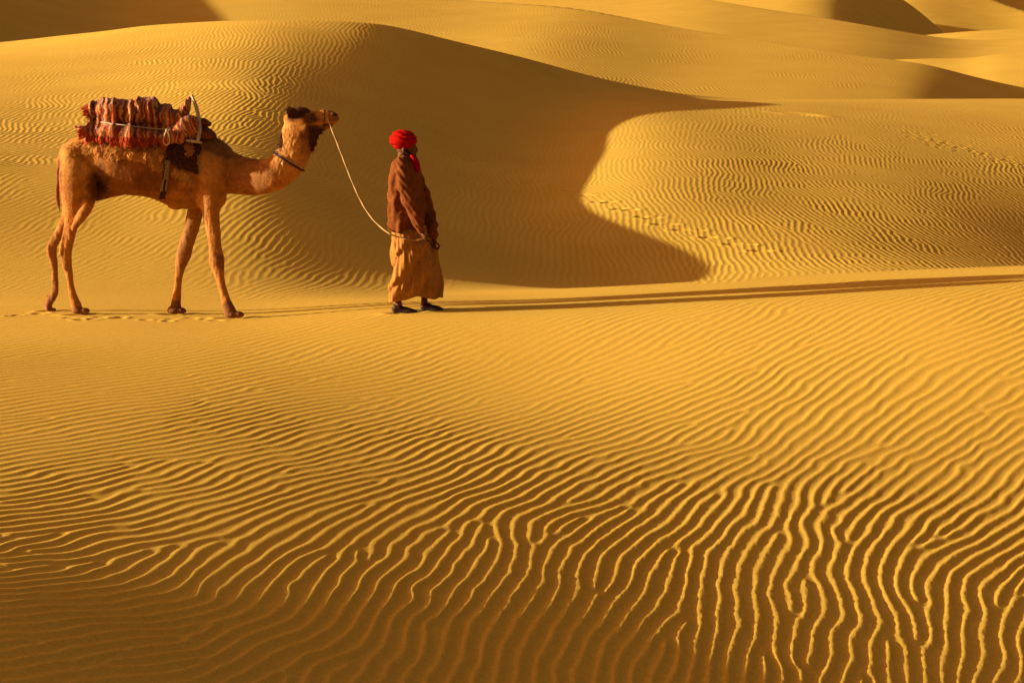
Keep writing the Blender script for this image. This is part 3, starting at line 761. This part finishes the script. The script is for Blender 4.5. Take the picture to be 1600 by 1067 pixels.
    # fleece that is being shed, hanging in rags on shoulder and flank
    wool = hair_material('shed_fleece', (.47, .195, .036))
    for k, (poly, cnt, L) in enumerate([
        ([(144, 212), (200, 216), (210, 224), (203, 232), (190, 238), (184, 248), (174, 250), (167, 240), (152, 234), (144, 226)], 420, .050),
        ([(200, 216), (262, 220), (260, 234), (243, 234), (232, 240), (222, 234), (201, 234)], 300, .042),
        ([(240, 228), (254, 228), (254, 238), (247, 244), (241, 238)], 60, .05),
        ([(232, 240), (243, 242), (250, 254), (255, 262), (248, 264), (239, 256)], 80, .05),
        ([(266, 262), (275, 266), (290, 270), (298, 280), (299, 286), (288, 278), (272, 270)], 90, .04),
        ([(289, 226), (298, 226), (302, 234), (298, 242), (291, 238)], 70, .045),
        ([(106, 224), (142, 221), (147, 234), (134, 240), (122, 238), (108, 244)], 200, .032)]):
        link('shed_fleece', hair_on(bv, poly, 'shed_fleece', int(cnt * .55), L * 1.25, .0055, 60 + k, clump=9, spread=.011, lift=.006, out=.4), wool, root)
    dkh = hair_material('dark_mane', (.085, .030, .009))
    for k, (poly, cnt, L) in enumerate([([(449, 170), (462, 164), (480, 166), (482, 174), (470, 180), (452, 182)], 260, .034), ([(488, 204), (505, 202), (503, 214), (497, 232), (489, 240), (485, 222)], 200, .032), ([(434, 196), (441, 196), (440, 226), (433, 232)], 120, .03)]):
        link('mane', hair_on(bv, poly, 'mane', cnt, L, .004, 160 + k, clump=6, spread=.008, lift=.001), dkh, root)
    # short coat, longer on shoulder, nape and throat
    coat = Nodes('coat_hair')
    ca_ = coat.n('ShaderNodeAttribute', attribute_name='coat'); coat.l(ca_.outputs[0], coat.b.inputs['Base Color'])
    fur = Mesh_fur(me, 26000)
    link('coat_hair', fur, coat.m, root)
    # collar: a pale cord above a dark strap, with a small bell
    ca, cb = P(428.5, 238, CY + HB), P(473, 265.5, CY + HB); cc = (ca + cb) / 2; ax = (cb - ca) / 2
    def hoop(f, g, r, name, mat, off):
        pts = []
        for k in range(25):
            t = 2 * math.pi * k / 24; pts.append(cc + ax * f * math.cos(t) + Vector((0, 1, 0)) * (-.108 * g * math.sin(t)) + Vector((off * -.5, 0, off)))
        # lay each point on the hide
        out = []
        for p in pts:
            q = bv.find_nearest(p); out.append(q[0] + q[1] * r * .8)
        link(name, tube(out, r, name, 8, 300 if r < .008 else 0), mat, root)
    hoop(1, 1, .006, 'collar_cord', plain('pale_cord', (.42, .30, .17), .9, 200, .2), .022)
    hoop(1, 1, .011, 'collar_strap', plain('dark_strap', (.05, .018, .010), .7, 100, .3), -.004)
    hp_ = [bv.find_nearest(P(505 + 2.2 * math.sin(t), 186 - 15 * math.cos(t), CY + HB) + Vector((0, -.062 * math.sin(t), 0))) for t in [2 * math.pi * k / 20 for k in range(21)]]
    link('halter', tube([q[0] + q[1] * .003 for q in hp_], .0048, 'halter', 8), plain('halter_cord', (.10, .035, .012), .9, 150, .3), root)
    b = Mesh(); b.ball(bv.find_nearest(P(441, 254.5, CY + HB - .12))[0] + Vector((0, -.012, -.006)), (.016, .014, .016)); link('collar_bead', b.me('collar_bead'), plain('bead', (.40, .28, .16), .4, 50, .2, spec=.5), root)
    return root, me, bv
camel, camel_me, camel_bvh = build_camel()
# ---------------------------------------------------------------- pack saddle, striped blankets, ropes
def stripe_material(name, tilt=0.0, scale=1.0, shift=0.0):
    n = Nodes(name); g = n.n('ShaderNodeTexCoord').outputs['Object']
    sx = n.n('ShaderNodeSeparateXYZ'); n.l(g, sx.inputs[0])
    w = n.noise(7, 3, .6, g); w2 = n.noise(40, 2, .6, g)
    def ma(op, a, b):
        x = n.n('ShaderNodeMath', operation=op)
        for v, s in ((a, x.inputs[0]), (b, x.inputs[1])):
            if isinstance(v, (int, float)): s.default_value = v
            else: n.l(v, s)
        return x.outputs[0]
    u = ma('ADD', sx.outputs[0], ma('MULTIPLY', sx.outputs[2], tilt)); u = ma('ADD', u, ma('MULTIPLY', w.outputs[0], .15)); u = ma('ADD', u, ma('MULTIPLY', w2.outputs[0], .006))
    u = ma('FRACT', ma('MULTIPLY', ma('ADD', u, 40 + shift), 3.1 * scale), 0)
    R, O, D, C, B = (.36, .035, .008), (.46, .125, .020), (.060, .013, .006), (.46, .235, .070), (.17, .045, .012)
    seq = [R, C, D, O, B, C, R, D, C, O, R, B, C, D, R, O, C, B, R, D, O, C, D, B]
    r = n.ramp(u, [(i / len(seq), c) for i, c in enumerate(seq)], 'LINEAR')
    v = n.noise(160, 3, .7, n.pos((1, 1, .5))); c = n.ramp(v.outputs[0], [(.3, (.65, .62, .6)), (.6, (1.05, 1.05, 1.05))])
    x = n.mix(.9, r.outputs[0], c.outputs[0], 'MULTIPLY'); n.l(x, n.b.inputs['Base Color'])
    b = n.bump(v.outputs[0], .7, .006); n.b.inputs['Sheen Weight'].default_value = .1
    return n.m

def build_load():
    root = empty('blanket_load', (P(205, 222, CY).x, CY, P(205, 222, CY).z), 'red, orange and cream striped blankets bundled on the back of the camel', 'blanket')
    m = Mesh()
    up = [(131, 161, 172, .10), (136, 155, 184, .18), (150, 153.5, 192, .24), (161, 159, 196, .25), (180, 157, 199, .26), (202, 155.5, 200, .265), (224, 152.5, 202, .27), (237, 150.5, 203, .27),
          (250, 157, 204, .26), (262, 168, 205, .25), (275, 175, 204, .23)]
    m.loft([S(x, (t + b) / 2, 0, (b - t) / 2, w) for x, t, b, w in up], seg=40)
    lo = [(123, 194, 205, .18), (129, 187, 216, .30), (142, 186, 221, .35), (165, 190, 223, .35), (200, 192, 225, .36), (238, 194, 227, .36), (262, 196, 227, .35), (283, 200, 223, .33)]
    m.loft([S(x, (t + b) / 2, 0, (b - t) / 2, w) for x, t, b, w in lo], seg=40)
    me = m.fused('striped_blankets', .0085, 4)
    c = get_co(me); nr = get_no(me); px, py = to_px(c)
    near = np.where(nr[:, 1] < .2, 1, .6)
    u = px / 5.4 + .5 * n3(c, 7, 3)
    folds = fold_noise(u, py / 60.0, 61) * .014 + fold_noise(px / 13.0 + (py - 180) / 45., py / 50., 62) * .026 + fold_noise(px / 34.0, py / 22., 63) * .020
    rope = np.exp(-((py - (192.5 + (px - 160) * .107)) / 3.2)**2) * (nr[:, 1] < 0) * .018
    d = folds * near - rope + n3(c, 40, 6, 2) * .0025
    set_co(me, c + nr * d[:, None])
    link('striped_blankets', me, stripe_material('striped_wool', .05), root)
    lb = bvh_of(me); fr = hair_material('fringe_wool', (.38, .055, .012))
    for k, (poly, cnt, bk, dn) in enumerate([([(124, 192), (131, 188), (133, 214), (126, 214)], 70, 1.0, .35), ([(132, 158), (138, 157), (139, 182), (134, 180)], 60, 1.0, .25), ([(130, 212), (262, 217), (262, 226), (130, 221)], 260, .1, 1.0)]):
        fo = link('fringe', hair_on(lb, poly, 'fringe', cnt, .045 if k < 2 else .055, .005, 90 + k, down=dn, back=bk, out=.1, clump=4, spread=.008), fr, root); fo['kind'] = 'stuff'
    # frayed corner at the tail end and upright rolled end by the saddle
    m = Mesh(); m.loft([S(279, 200, -.16, 8, .10), S(284, 185, -.14, 9, .11), S(289, 171, -.10, 8.5, .11), S(293, 160, -.06, 5.5, .07), S(295, 154, -.05, 2.2, .03)], seg=20)
    m.loft([S(271, 209, -.22, 7, .10), S(283, 203, -.22, 14, .11), S(293, 199, -.22, 18, .11), S(299, 199, -.22, 19, .09)], seg=20)
    m.loft([S(283, 203, .20, 14, .11), S(293, 199, .20, 18, .11), S(299, 199, .20, 19, .09)], seg=16)
    fm = m.fused('folded_blanket', .008, 3); c = get_co(fm); nr = get_no(fm); px, py = to_px(c)
    set_co(fm, c + nr * (fold_noise((px - .5 * py) / 5.0, py / 40, 64) * .008 + n3(c, 16, 8) * .006)[:, None])
    link('folded_blanket', fm, stripe_material('folded_wool', .35, 1.3, .4), root)
    m = Mesh(); m.loft([S(312, 191, -.10, 7, .10), S(319, 192, -.10, 7, .10), S(326, 193, -.08, 4, .05)], seg=14); m.loft([S(306, 206, -.10, 10, .18), S(322, 209, -.1, 9, .15), S(332, 213, -.08, 5, .08)], seg=14)
    m.loft([S(306, 206, .10, 10, .16), S(322, 209, .1, 9, .13), S(332, 213, .08, 5, .08)], seg=14); m.loft([S(300, 206, 0, 13, .2), S(328, 210, 0, 8, .12)], seg=14)
    cm = m.fused('dark_cloth', .009, 3); c = get_co(cm); nr = get_no(cm); set_co(cm, c + nr * (n3(c, 14, 9) * .012)[:, None])
    link('dark_cloth', cm, plain('dark_red_cloth', (.12, .038, .020), .95, 25, .6, .6, .01), root)
    # ---- pack saddle
    sad = empty('pack_saddle', (P(300, 225, CY).x, CY, P(300, 225, CY).z), 'pack saddle with pale curved wooden arch, dark pad and girth strap on the camel', 'saddle')
    wood = plain('pale_wood', (.36, .27, .16), .6, 30, .25, .3, .003, spec=.3, stretch=(1, 1, .2))
    for s in (-1, 1):
        a = [(300, 151, .05, 2.0), (304, 160, .10, 2.6), (308, 173, .16, 3.0), (311, 190, .22, 3.1), (311.5, 205, .26, 3.0), (309, 221, .29, 2.6)]
        mm = Mesh(); mm.loft([S(x, y, s * w, r, .018) for x, y, w, r in a], seg=12)
        mm.loft([S(292, 219.5, s * .285, 2.0, .018), S(303, 221, s * .295, 2.6, .02), S(314, 223, s * .27, 1.8, .016)], seg=10)
        if s < 0: mm.loft([S(301, 152, -.05, 2.2, .016), S(300, 150, 0, 2.2, .016), S(301, 152, .05, 2.2, .016)], seg=10, lat=(1, 0, 0))
        link('saddle_arch', mm.me('saddle_arch'), wood, sad)
    padm = plain('dark_felt', (.050, .017, .010), .95, 40, .5, .8, .01)
    pm = patch_on(camel_bvh, [(262, 214), (316, 214), (314, 232), (308, 250), (311, 268), (306, 274), (292, 268), (282, 262), (270, 258), (261, 248), (260, 230)], 'saddle_pad', .035, .9, 3.0, 41, .010, nscale=.12)
    link('saddle_pad', pm, padm, sad)
    ub = patch_on(camel_bvh, [(140, 210), (264, 214), (263, 244), (252, 250), (243, 240), (230, 246), (214, 238), (202, 244), (188, 238), (176, 250), (166, 240), (154, 242), (143, 232)], 'under_blanket', .016, .8, 5.0, 47, .008, nscale=.14)
    link('under_blanket', ub, plain('brown_blanket', (.20, .060, .014), .95, 22, .5, .7, .012), sad)
    fo = link('fringe', hair_on(bvh_of(camel_me, ub), [(146, 232), (165, 236), (176, 244), (190, 234), (205, 238), (230, 240), (243, 236), (254, 244), (250, 252), (228, 250), (205, 246), (188, 244), (176, 254), (160, 244), (146, 238)], 'fringe', 230, .045, .006, 95, down=1, back=.1, out=.15, clump=6, spread=.010), hair_material('rust_fringe', (.55, .22, .045)), sad); fo['kind'] = 'stuff'
    bv2 = bvh_of(camel_me, pm)
    rg = hair_on(bv2, [(289, 222), (300, 222), (304, 232), (300, 243), (292, 240)], 'lining_rags', 55, .035, .006, 77, clump=5, spread=.006, lift=.002)
    link('lining_rags', rg, hair_material('lining_rags', (.34, .12, .035)), sad)
    g = patch_on(bv2, [(261, 218), (271, 218), (268, 240), (265, 262), (260, 300), (257, 311), (248, 311), (251, 296), (256, 262), (260, 240)], 'girth_strap', .010, .7, .6, 42, .002)
    link('girth_strap', g, plain('black_strap', (.035, .014, .009), .8, 60, .4), sad)
    bv3 = bvh_of(camel_me, pm, g)
    tan = plain('tan_webbing', (.19, .115, .05), .85, 80, .3)
    for poly in ([(258, 250), (266, 250), (265, 266), (264, 281), (255, 281), (257, 266)], [(253, 280), (257.2, 280), (254.5, 299), (250, 299)], [(260, 280), (263.8, 280), (261.5, 299), (257.6, 299)]):
        q = patch_on(bv3, poly, 'girth_webbing', .007, .5, .3, 43, .001)
        if q: link('girth_webbing', q, tan, sad)
    # rope lashed round the load, with the loose loop
    bvl = bvh_of(me, fm, camel_me, pm)
    line = [(158, 191), (164, 192.5), (180, 194.3), (200, 196.5), (222, 199.5), (243, 201.8), (259, 203.3), (267, 200), (274, 196)]
    def on(px, py, off=.006):
        a = P(px, py, 22.3); d = (P(px, py, 24) - a).normalized(); h = bvl.ray_cast(a, d); return (h[0] - d * off) if h[0] else P(px, py, CY - .3)
    pts = [on(x, y) for x, y in line]
    # keep the rope taut
    for _ in range(3): pts = [pts[0]] + [((pts[i - 1] + pts[i + 1]) / 2 * .5 + pts[i] * .5) if pts[i].y > (pts[i - 1].y + pts[i + 1].y) / 2 else pts[i] for i in range(1, len(pts) - 1)] + [pts[-1]]
    rm = plain('pale_rope', (.44, .31, .17), .9, 220, .25)
    ro = link('load_rope', tube(pts, .0055, 'load_rope', 8, 260), rm)
    tag(ro, 'thin pale rope tied across the striped blankets, ending in a hanging loop', 'rope')
    ly = min(on(u_, v_).y for u_ in (254, 258, 262, 267) for v_ in (202, 208, 214, 220, 226)) - .02; k0 = Vector((0, ly + .012, 0)); lp = []
    for (x, y) in [(261, 203), (257.5, 210), (255.5, 217), (256, 223), (259.5, 227), (263.5, 225), (265.2, 218), (264, 211), (261.5, 204)]:
        p = P(x, y, ly); lp.append(p)
    lo_ = tube(lp, .0065, 'rope_loop', 8, 260); lk = link('rope_loop', lo_, rm); lk.parent = ro
    kn = Mesh(); kn.ball(P(261, 204, k0.y - .008), (.016, .014, .014)); kk = link('knot', kn.me('knot'), rm); kk.parent = ro
    return root
build_load()
# ---------------------------------------------------------------- the man leading the camel
gp1 = solve_ground(634, 488.5); gp2 = solve_ground(676, 484.5)
PY = (gp1 + gp2) / 2 - .02
print('man feet', gp1, gp2)
def Q(px, py, dy, ra, rb):
    p = P(px, py, PY + dy); return (p.x, p.y, p.z, ra * M1, rb)

def cloth_loft(rows, name, seg=96, n=90, fold=None, hem=None, thick=.006, turn=.5):
    """garment as an open shell with real thickness. rows: (left px, right px, y px, half depth m, dy)"""
    s = catmull([[(a + b) / 2, y, dy, (b - a) / 2, w] for a, b, y, w, dy in rows], n)
    th = np.linspace(0, 2 * np.pi, seg, endpoint=False)
    V = []
    for i in range(n):
        t = i / (n - 1)
        cx, cy, dy, r, w = s[i]
        f = fold(t, th) if fold else np.zeros(seg)
        hy = hem(t, th) if hem else np.zeros(seg)
        for j in range(seg):
            ct, st = math.cos(th[j]), math.sin(th[j])
            k = 1.0 / (abs(ct)**2.4 + abs(st)**2.4)**(1 / 2.4)
            base = P(cx, cy + hy[j], PY + dy)
            V.append((base.x + ct * (r * M1 * k + f[j]), base.y + st * (w * k + f[j]) + turn * (ct * r * M1 * k + .3 * abs(ct) * r * M1), base.z))
    F = [(i * seg + j, i * seg + (j + 1) % seg, (i + 1) * seg + (j + 1) % seg, (i + 1) * seg + j) for i in range(n - 1) for j in range(seg)]
    me = bpy.data.meshes.new(name); me.from_pydata(V, [], F); me.update()
    bm = bmesh.new(); bm.from_mesh(me); bmesh.ops.recalc_face_normals(bm, faces=bm.faces)
    bm.normal_update()
    # inner wall and rims
    r = bmesh.ops.solidify(bm, geom=bm.faces[:], thickness=thick); bm.to_mesh(me); bm.free(); me.update()
    return me

def build_person():
    root = empty('person', (P(645, 488, PY).x, PY, 0.0), 'person in bright red turban, brown shirt and tan wrap, leading the camel by a rope', 'person')
    m = Mesh()
    # head and neck
    m.ball(P(633.5, 226, PY), (.096, .078, .115)); m.ball(P(641, 236, PY), (.062, .060, .085), tilt=.15)
    m.loft([Q(631, 232, 0, 8.5, .056), Q(630, 246, 0, 8.5, .058), Q(630, 258, 0, 12, .09)], seg=18)
    m.loft([Q(648, 228, 0, 1.8, .014), Q(650, 233, 0, 2.4, .016), Q(651.3, 236.3, 0, 2.2, .017)], seg=10)      # nose
    m.ball(P(648.5, 240.2, PY), (.014, .024, .008)); m.ball(P(648, 242.3, PY), (.013, .022, .008))                 # lips
    m.ball(P(645.5, 246, PY), (.028, .030, .022)); m.ball(P(647.5, 227, PY), (.016, .052, .010))                   # chin, brow
    for s in (-1, 1):
        m.ball(P(631, 234, PY + .078 * s), (.016, .010, .030)); m.ball(P(647.3, 230.5, PY + .030 * s), (.011, .014, .010))
    # trunk, hidden under the clothes
    m.loft([Q(631, 256, 0, 14, .15), Q(633, 275, 0, 17, .17), Q(634, 300, 0, 16, .155), Q(635, 330, 0, 15, .145), Q(636, 358, 0, 17, .16), Q(636, 372, 0, 15, .15)], seg=28)
    # arms
    m.loft([Q(629, 258, -.15, 8, .05), Q(630, 268, -.20, 8.5, .052), Q(634, 295, -.235, 7.5, .045), Q(640, 318, -.24, 6, .040), Q(647, 336, -.235, 6, .038), Q(654, 354, -.23, 4.6, .030), Q(657.5, 363, -.225, 3.8, .027)], seg=16)
    m.loft([Q(636, 258, .15, 8, .05), Q(640, 268, .19, 8.5, .052), Q(652, 295, .19, 7.5, .045), Q(662, 318, .17, 6, .040), Q(669, 340, .12, 6, .038), Q(675, 362, .06, 4.6, .030), Q(677, 370, .04, 3.8, .027)], seg=16)
    # hands: palm, four fingers closed round the rope, thumb
    def hand(wx, wy, dy, ang, s):
        w = P(wx, wy, PY + dy); u = Vector((math.cos(ang), 0, -math.sin(ang))); v = Vector((0, s, 0)); nrm = u.cross(v)
        def pt(a, b, c): return w + u * a + v * b + nrm * c
        m.loft([(*pt(-.01, 0, 0), .020, .026), (*pt(.03, 0, 0), .016, .036), (*pt(.075, 0, 0), .015, .040)], seg=14, n=8)
        for k, (ln, off) in enumerate(((.070, -.030), (.078, -.010), (.073, .010), (.058, .029))):
            c = [pt(.075, off, 0), pt(.075 + ln * .45, off, .005), pt(.075 + ln * .60, off, .020), pt(.075 + ln * .45, off, .032), pt(.075 + ln * .15, off, .034)]
            m.loft([(*q, r, r) for q, r in zip(c, (.0098, .0092, .0086, .008, .007))], seg=10, n=14)
        c = [pt(.02, -.030, .006), pt(.048, -.046, .018), pt(.072, -.042, .036), (pt(.090, -.030, .046))]
        m.loft([(*q, r, r) for q, r in zip(c, (.013, .0115, .010, .0085))], seg=10, n=12)
    hand(658, 364, -.225, math.radians(55), 1); hand(677.5, 371, .04, math.radians(80), 1)
    # legs and feet
    m.loft([Q(631, 362, -.08, 14, .085), Q(630, 395, -.09, 11, .07), Q(627, 420, -.10, 8.5, .055), Q(624, 445, -.10, 7.5, .05), Q(622, 466, gp1 - PY, 5, .036), Q(623, 478, gp1 - PY, 5.5, .036)], seg=18)
    m.loft([Q(640, 362, .08, 14, .085), Q(648, 395, .09, 11, .07), Q(655, 420, .10, 8.5, .055), Q(660, 445, .10, 7.5, .05), Q(663, 464, gp2 - PY, 5, .036), Q(663, 476, gp2 - PY, 5.5, .036)], seg=18)
    m.loft([Q(620, 481, gp1 - PY, 4.5, .034), Q(640, 484, gp1 - PY, 3, .038)], seg=12); m.loft([Q(661, 478, gp2 - PY, 4.5, .034), Q(682, 481, gp2 - PY, 3, .038)], seg=12)
    me = m.fused('body', .0062, 2, .5)
    body = link('body', me, plain('brown_skin', (.10, .036, .010), .6, 60, .2, .2, .001, spec=.12), root)
    # beard and hair
    m = Mesh(); m.ball(P(644, 243.5, PY), (.042, .052, .030), tilt=-.4); m.loft([Q(634, 234, 0, 5, .079), Q(639, 240, 0, 4.5, .072), Q(644, 245, 0, 4, .05)], seg=16)
    bm_ = m.fused('beard', .006, 1); c = get_co(bm_); set_co(bm_, c + get_no(bm_) * (n3(c, 60, 3) * .004)[:, None])
    link('beard', bm_, plain('dark_hair', (.020, .009, .004), .8, 150, .5, .8, .004), root)
    # ---- turban
    m = Mesh(); ctr = P(630, 218.8, PY)
    m.ball(ctr, (.118, .120, .098), tilt=-.08, seg=48)
    tm = m.fused('turban', .0045, 2)
    c = get_co(tm); nr = get_no(tm); q = c - np.array(ctr)[None]
    ang = np.arctan2(q[:, 1], q[:, 0])
    h1 = q[:, 2] + .25 * q[:, 0] + .03 * np.sin(ang * 1 + .6); h2 = q[:, 2] - .45 * q[:, 0] + .3 * q[:, 1]
    roll = lambda h, w: np.abs(np.sin(h / w * np.pi))**.8
    sel = sstep(-.03, .03, q[:, 0] * .6 + q[:, 1] * .3 + .03 * np.sin(5 * q[:, 2] / .1))
    d = .013 * (roll(h1, .048) * (1 - sel) + roll(h2, .044) * sel) - .006 + n3(c, 14, 4, 2) * .003
    d += .010 * np.exp(-(q[:, 2] / .05)**2) - .012 * np.exp(-((q[:, 0] - .02)**2 + (q[:, 1])**2) / .0016) * (q[:, 2] > 0)
    set_co(tm, c + nr * d[:, None])
    tb = link('turban', tm, plain('red_cotton', (.28, .004, .002), .85, 18, .18, .3, .006, spec=.02), root)
    # tail of the turban down over the chest
    m = Mesh(); m.loft([Q(643, 243, -.045, 3.0, .028), Q(647.5, 251, -.075, 4.2, .030), Q(651.5, 260, -.095, 4.2, .026), Q(654, 268, -.10, 2.6, .018)], seg=16)
    m.loft([Q(640, 246, .03, 3.5, .05), Q(648, 250, .0, 4.5, .06), Q(652, 258, -.02, 4, .05)], seg=14)
    sm = m.fused('scarf_end', .006, 2); c = get_co(sm); set_co(sm, c + get_no(sm) * (n3(c, 30, 5) * .006)[:, None])
    link('scarf_end', sm, tb.data.materials[0], root)
    # ---- shirt
    def sfold(t, th):
        e = sstep(.12, .45, t)
        f = .007 * np.sin(5 * th + 5 * t + 1.2 * np.sin(6 * t)) + .005 * np.sin(9 * th - 7 * t + 1) + .004 * np.sin(14 * th + 11 * t)
        crease = -.012 * np.exp(-((t - .52 - .05 * np.cos(th + .5)) / .018)**2) * sstep(-.2, .6, -np.cos(th))
        flare = .010 * np.sin(7 * th + 2) * sstep(.75, 1, t)
        return f * e + crease + flare + .006 * fold_noise(th * 2.2 + 3 * t, np.full_like(th, t * 14), 71) * e
    def shem(t, th): return sstep(.8, 1, t) * (2.5 * np.sin(th * 2 + .5) + 2.0 * np.cos(th) + 1.2 * np.sin(5 * th))
    me2 = cloth_loft([(624, 638, 241, .060, 0), (621, 643, 246, .085, 0), (615, 650, 252, .165, 0), (611.5, 655, 261, .205, 0), (609, 657.5, 278, .205, 0), (608, 659, 298, .195, 0), (609, 661, 320, .19, 0),
                      (608.5, 663, 341, .20, 0), (610, 664, 360, .215, 0)], 'shirt', fold=sfold, hem=shem)
    shirt_m = plain('brown_cotton', (.135, .037, .007), .9, 35, .28, .5, .006)
    link('shirt', me2, shirt_m, root)
    def sleeve(rows, sd):
        m = Mesh(); m.loft([Q(*r) for r in rows], seg=28)
        s_ = m.fused('sleeve', .007, 2); c = get_co(s_); nr = get_no(s_)
        ax = c[:, 2] * 1.0; d = .006 * fold_noise(c[:, 2] / .045 + c[:, 0] / .06, c[:, 0] / .05, sd) + .004 * np.sin(c[:, 2] / .012 + 3 * c[:, 0] / .03) + n3(c, 14, sd) * .006
        set_co(s_, c + nr * d[:, None]); link('sleeve', s_, shirt_m, root)
    sleeve([(627, 256, -.13, 9, .07), (628.5, 265, -.195, 10.5, .066), (631, 288, -.235, 11, .062), (637.5, 310, -.245, 10.5, .058), (644, 325, -.245, 10.5, .056), (650, 340, -.24, 9.5, .052), (655.5, 354, -.23, 8, .046), (658, 361, -.225, 6.5, .040)], 81)
    sleeve([(640, 256, .12, 9, .07), (646, 268, .19, 11, .07), (655, 292, .22, 11.5, .07), (663, 315, .21, 12, .07), (669, 338, .16, 12, .065), (674.5, 356, .06, 9.5, .055), (677, 368, .04, 7, .045)], 82)
    m = Mesh(); m.loft([Q(627, 243.5, -.04, 1.6, .014), Q(632, 245.5, -.072, 1.8, .014), Q(638, 247, -.06, 1.5, .014)], seg=12)
    link('collar', m.me('collar'), plain('pale_cotton', (.20, .13, .06), .9, 60, .2), root)
    # ---- wrap (dhoti)
    def dfold(t, th):
        a = np.where(th > np.pi, th - 2 * np.pi, th)                       # -pi/2 is the near side
        e = .35 + .65 * sstep(.0, .35, t)
        u = a * 3.1 + t * 4.2 + .6 * np.sin(a * 2 + 3 * t)
        big = np.abs(np.sin(u * 1.0))**.7 * .036 - .020
        fine = .006 * np.sin(a * 17 + 6 * t + 2 * np.sin(4 * t)) + .004 * np.sin(a * 29 - 9 * t)
        swag = .014 * np.sin((t * 9.0 + a * 2.2)) * sstep(.45, .9, t) * np.exp(-((a + 1.9) / .9)**2)
        panel = .014 * sstep(-.05, .05, a + 1.15 + .25 * t) * (1 - sstep(.9, 1.2, a)) 
        step = 0
        for a0, t0, a1, t1, h in ((-.75, .22, -2.5, .80, .024), (-1.25, .10, -2.9, .52, .016), (-.35, .45, -1.7, .95, .016), (-1.0, .05, -1.1, .5, .012)):
            d = a - (a0 + (a1 - a0) * (t - t0) / (t1 - t0)); step = step - h * np.tanh(d / .07) * np.exp(-(d / .55)**2) * sstep(t0 - .08, t0 + .05, t) * (1 - sstep(t1, t1 + .1, t))
        return (big + fine) * e + step + swag + panel + .008 * fold_noise(a * 2.0 + t * 3 + 9, np.full_like(a, t * 5), 72) * e
    def dhem(t, th):
        w = sstep(.78, 1, t); a = np.cos(th)
        return w * (-5.5 * np.exp(-((a - .05) / .45)**2) + 3.5 * np.exp(-((a + 1) / .5)**2) + 1.0 * np.sin(6 * th))
    me3 = cloth_loft([(614, 662, 352, .165, 0), (614.5, 665, 362, .18, 0), (616, 673, 380, .195, 0), (617, 680, 400, .20, .0), (617, 684.5, 420, .205, 0), (617, 686, 437, .21, 0), (613.5, 686, 452, .21, 0), (612.5, 685, 467, .19, 0)],
                     'wrap', seg=150, n=120, fold=dfold, hem=dhem, thick=.005)
    link('wrap', me3, plain('tan_cotton', (.30, .122, .022), .9, 26, .18, .5, .005), root)
    # ---- shoes
    lea = plain('dark_leather', (.035, .014, .005), .6, 70, .4, .4, .002, spec=.12)
    for (x0, x1, yb, Yd) in ((612.5, 653, 488.5, gp1), (657, 694, 485, gp2)):
        w = x1 - x0; m = Mesh(); dy = Yd - PY
        m.loft([Q(x0 + 4, yb - 5.5, dy, 4.6, .032), Q(x0 + .3 * w, yb - 5.0, dy, 4.8, .036), Q(x0 + .55 * w, yb - 4.3, dy, 4.3, .045), Q(x0 + .8 * w, yb - 3.0, dy, 3.0, .046), Q(x1 - 3, yb - 2.2, dy, 2.0, .032)], seg=18)
        m.loft([Q(x0 + 3, yb - 1.2, dy, 1.5, .036), Q(x0 + .4 * w, yb - 1.0, dy, 1.4, .040), Q(x0 + .75 * w, yb - .9, dy, 1.4, .050), Q(x1 - 2, yb - 1.0, dy, 1.2, .032)], seg=14)
        m.loft([Q(x0 + 6, yb - 9, dy, 4.5, .040), Q(x0 + 13, yb - 8, dy, 4.2, .044)], seg=14)
        link('shoe', m.fused('shoe', .005, 2), lea, root)
    return root, me3, me2
person, wrap_me, shirt_me = build_person()

# ---- lead rope, slack from the muzzle to the hand, lying along the wrap where it passes the man
wb = bvh_of(wrap_me, shirt_me)
def on_wrap(px, py, off=.010):
    a = P(px, py, 22.3); d = (P(px, py, 24) - a).normalized(); h = wb.ray_cast(a, d); return h[0] - d * off if h[0] else P(px, py, PY - .2)
rp_ = [P(511.5, 184, CY + HB - .052), P(514, 191, CY + HB - .066)]
ya, yb = CY + HB - .07, PY - .27
rp_ += [P(x, y, ya + (yb - ya) * (x - 514) / 97) for x, y in ((522.5, 213), (533, 240), (544.5, 270), (557, 300), (571, 327), (585, 345.5), (599, 358.5), (611, 366.5))]
rp_ += [on_wrap(622, 370.5, .016), on_wrap(634, 373.5, .014), on_wrap(646, 375.5, .016), P(656, 374.5, PY - .25), P(663, 372.5, PY - .235)]
ro = link('lead_rope', tube(rp_, .0066, 'lead_rope', 10, 240), plain('lead_rope_hemp', (.40, .24, .09), .9, 200, .25))
tag(ro, 'long slack pale lead rope hanging between the camel muzzle and the hand of the person', 'rope')
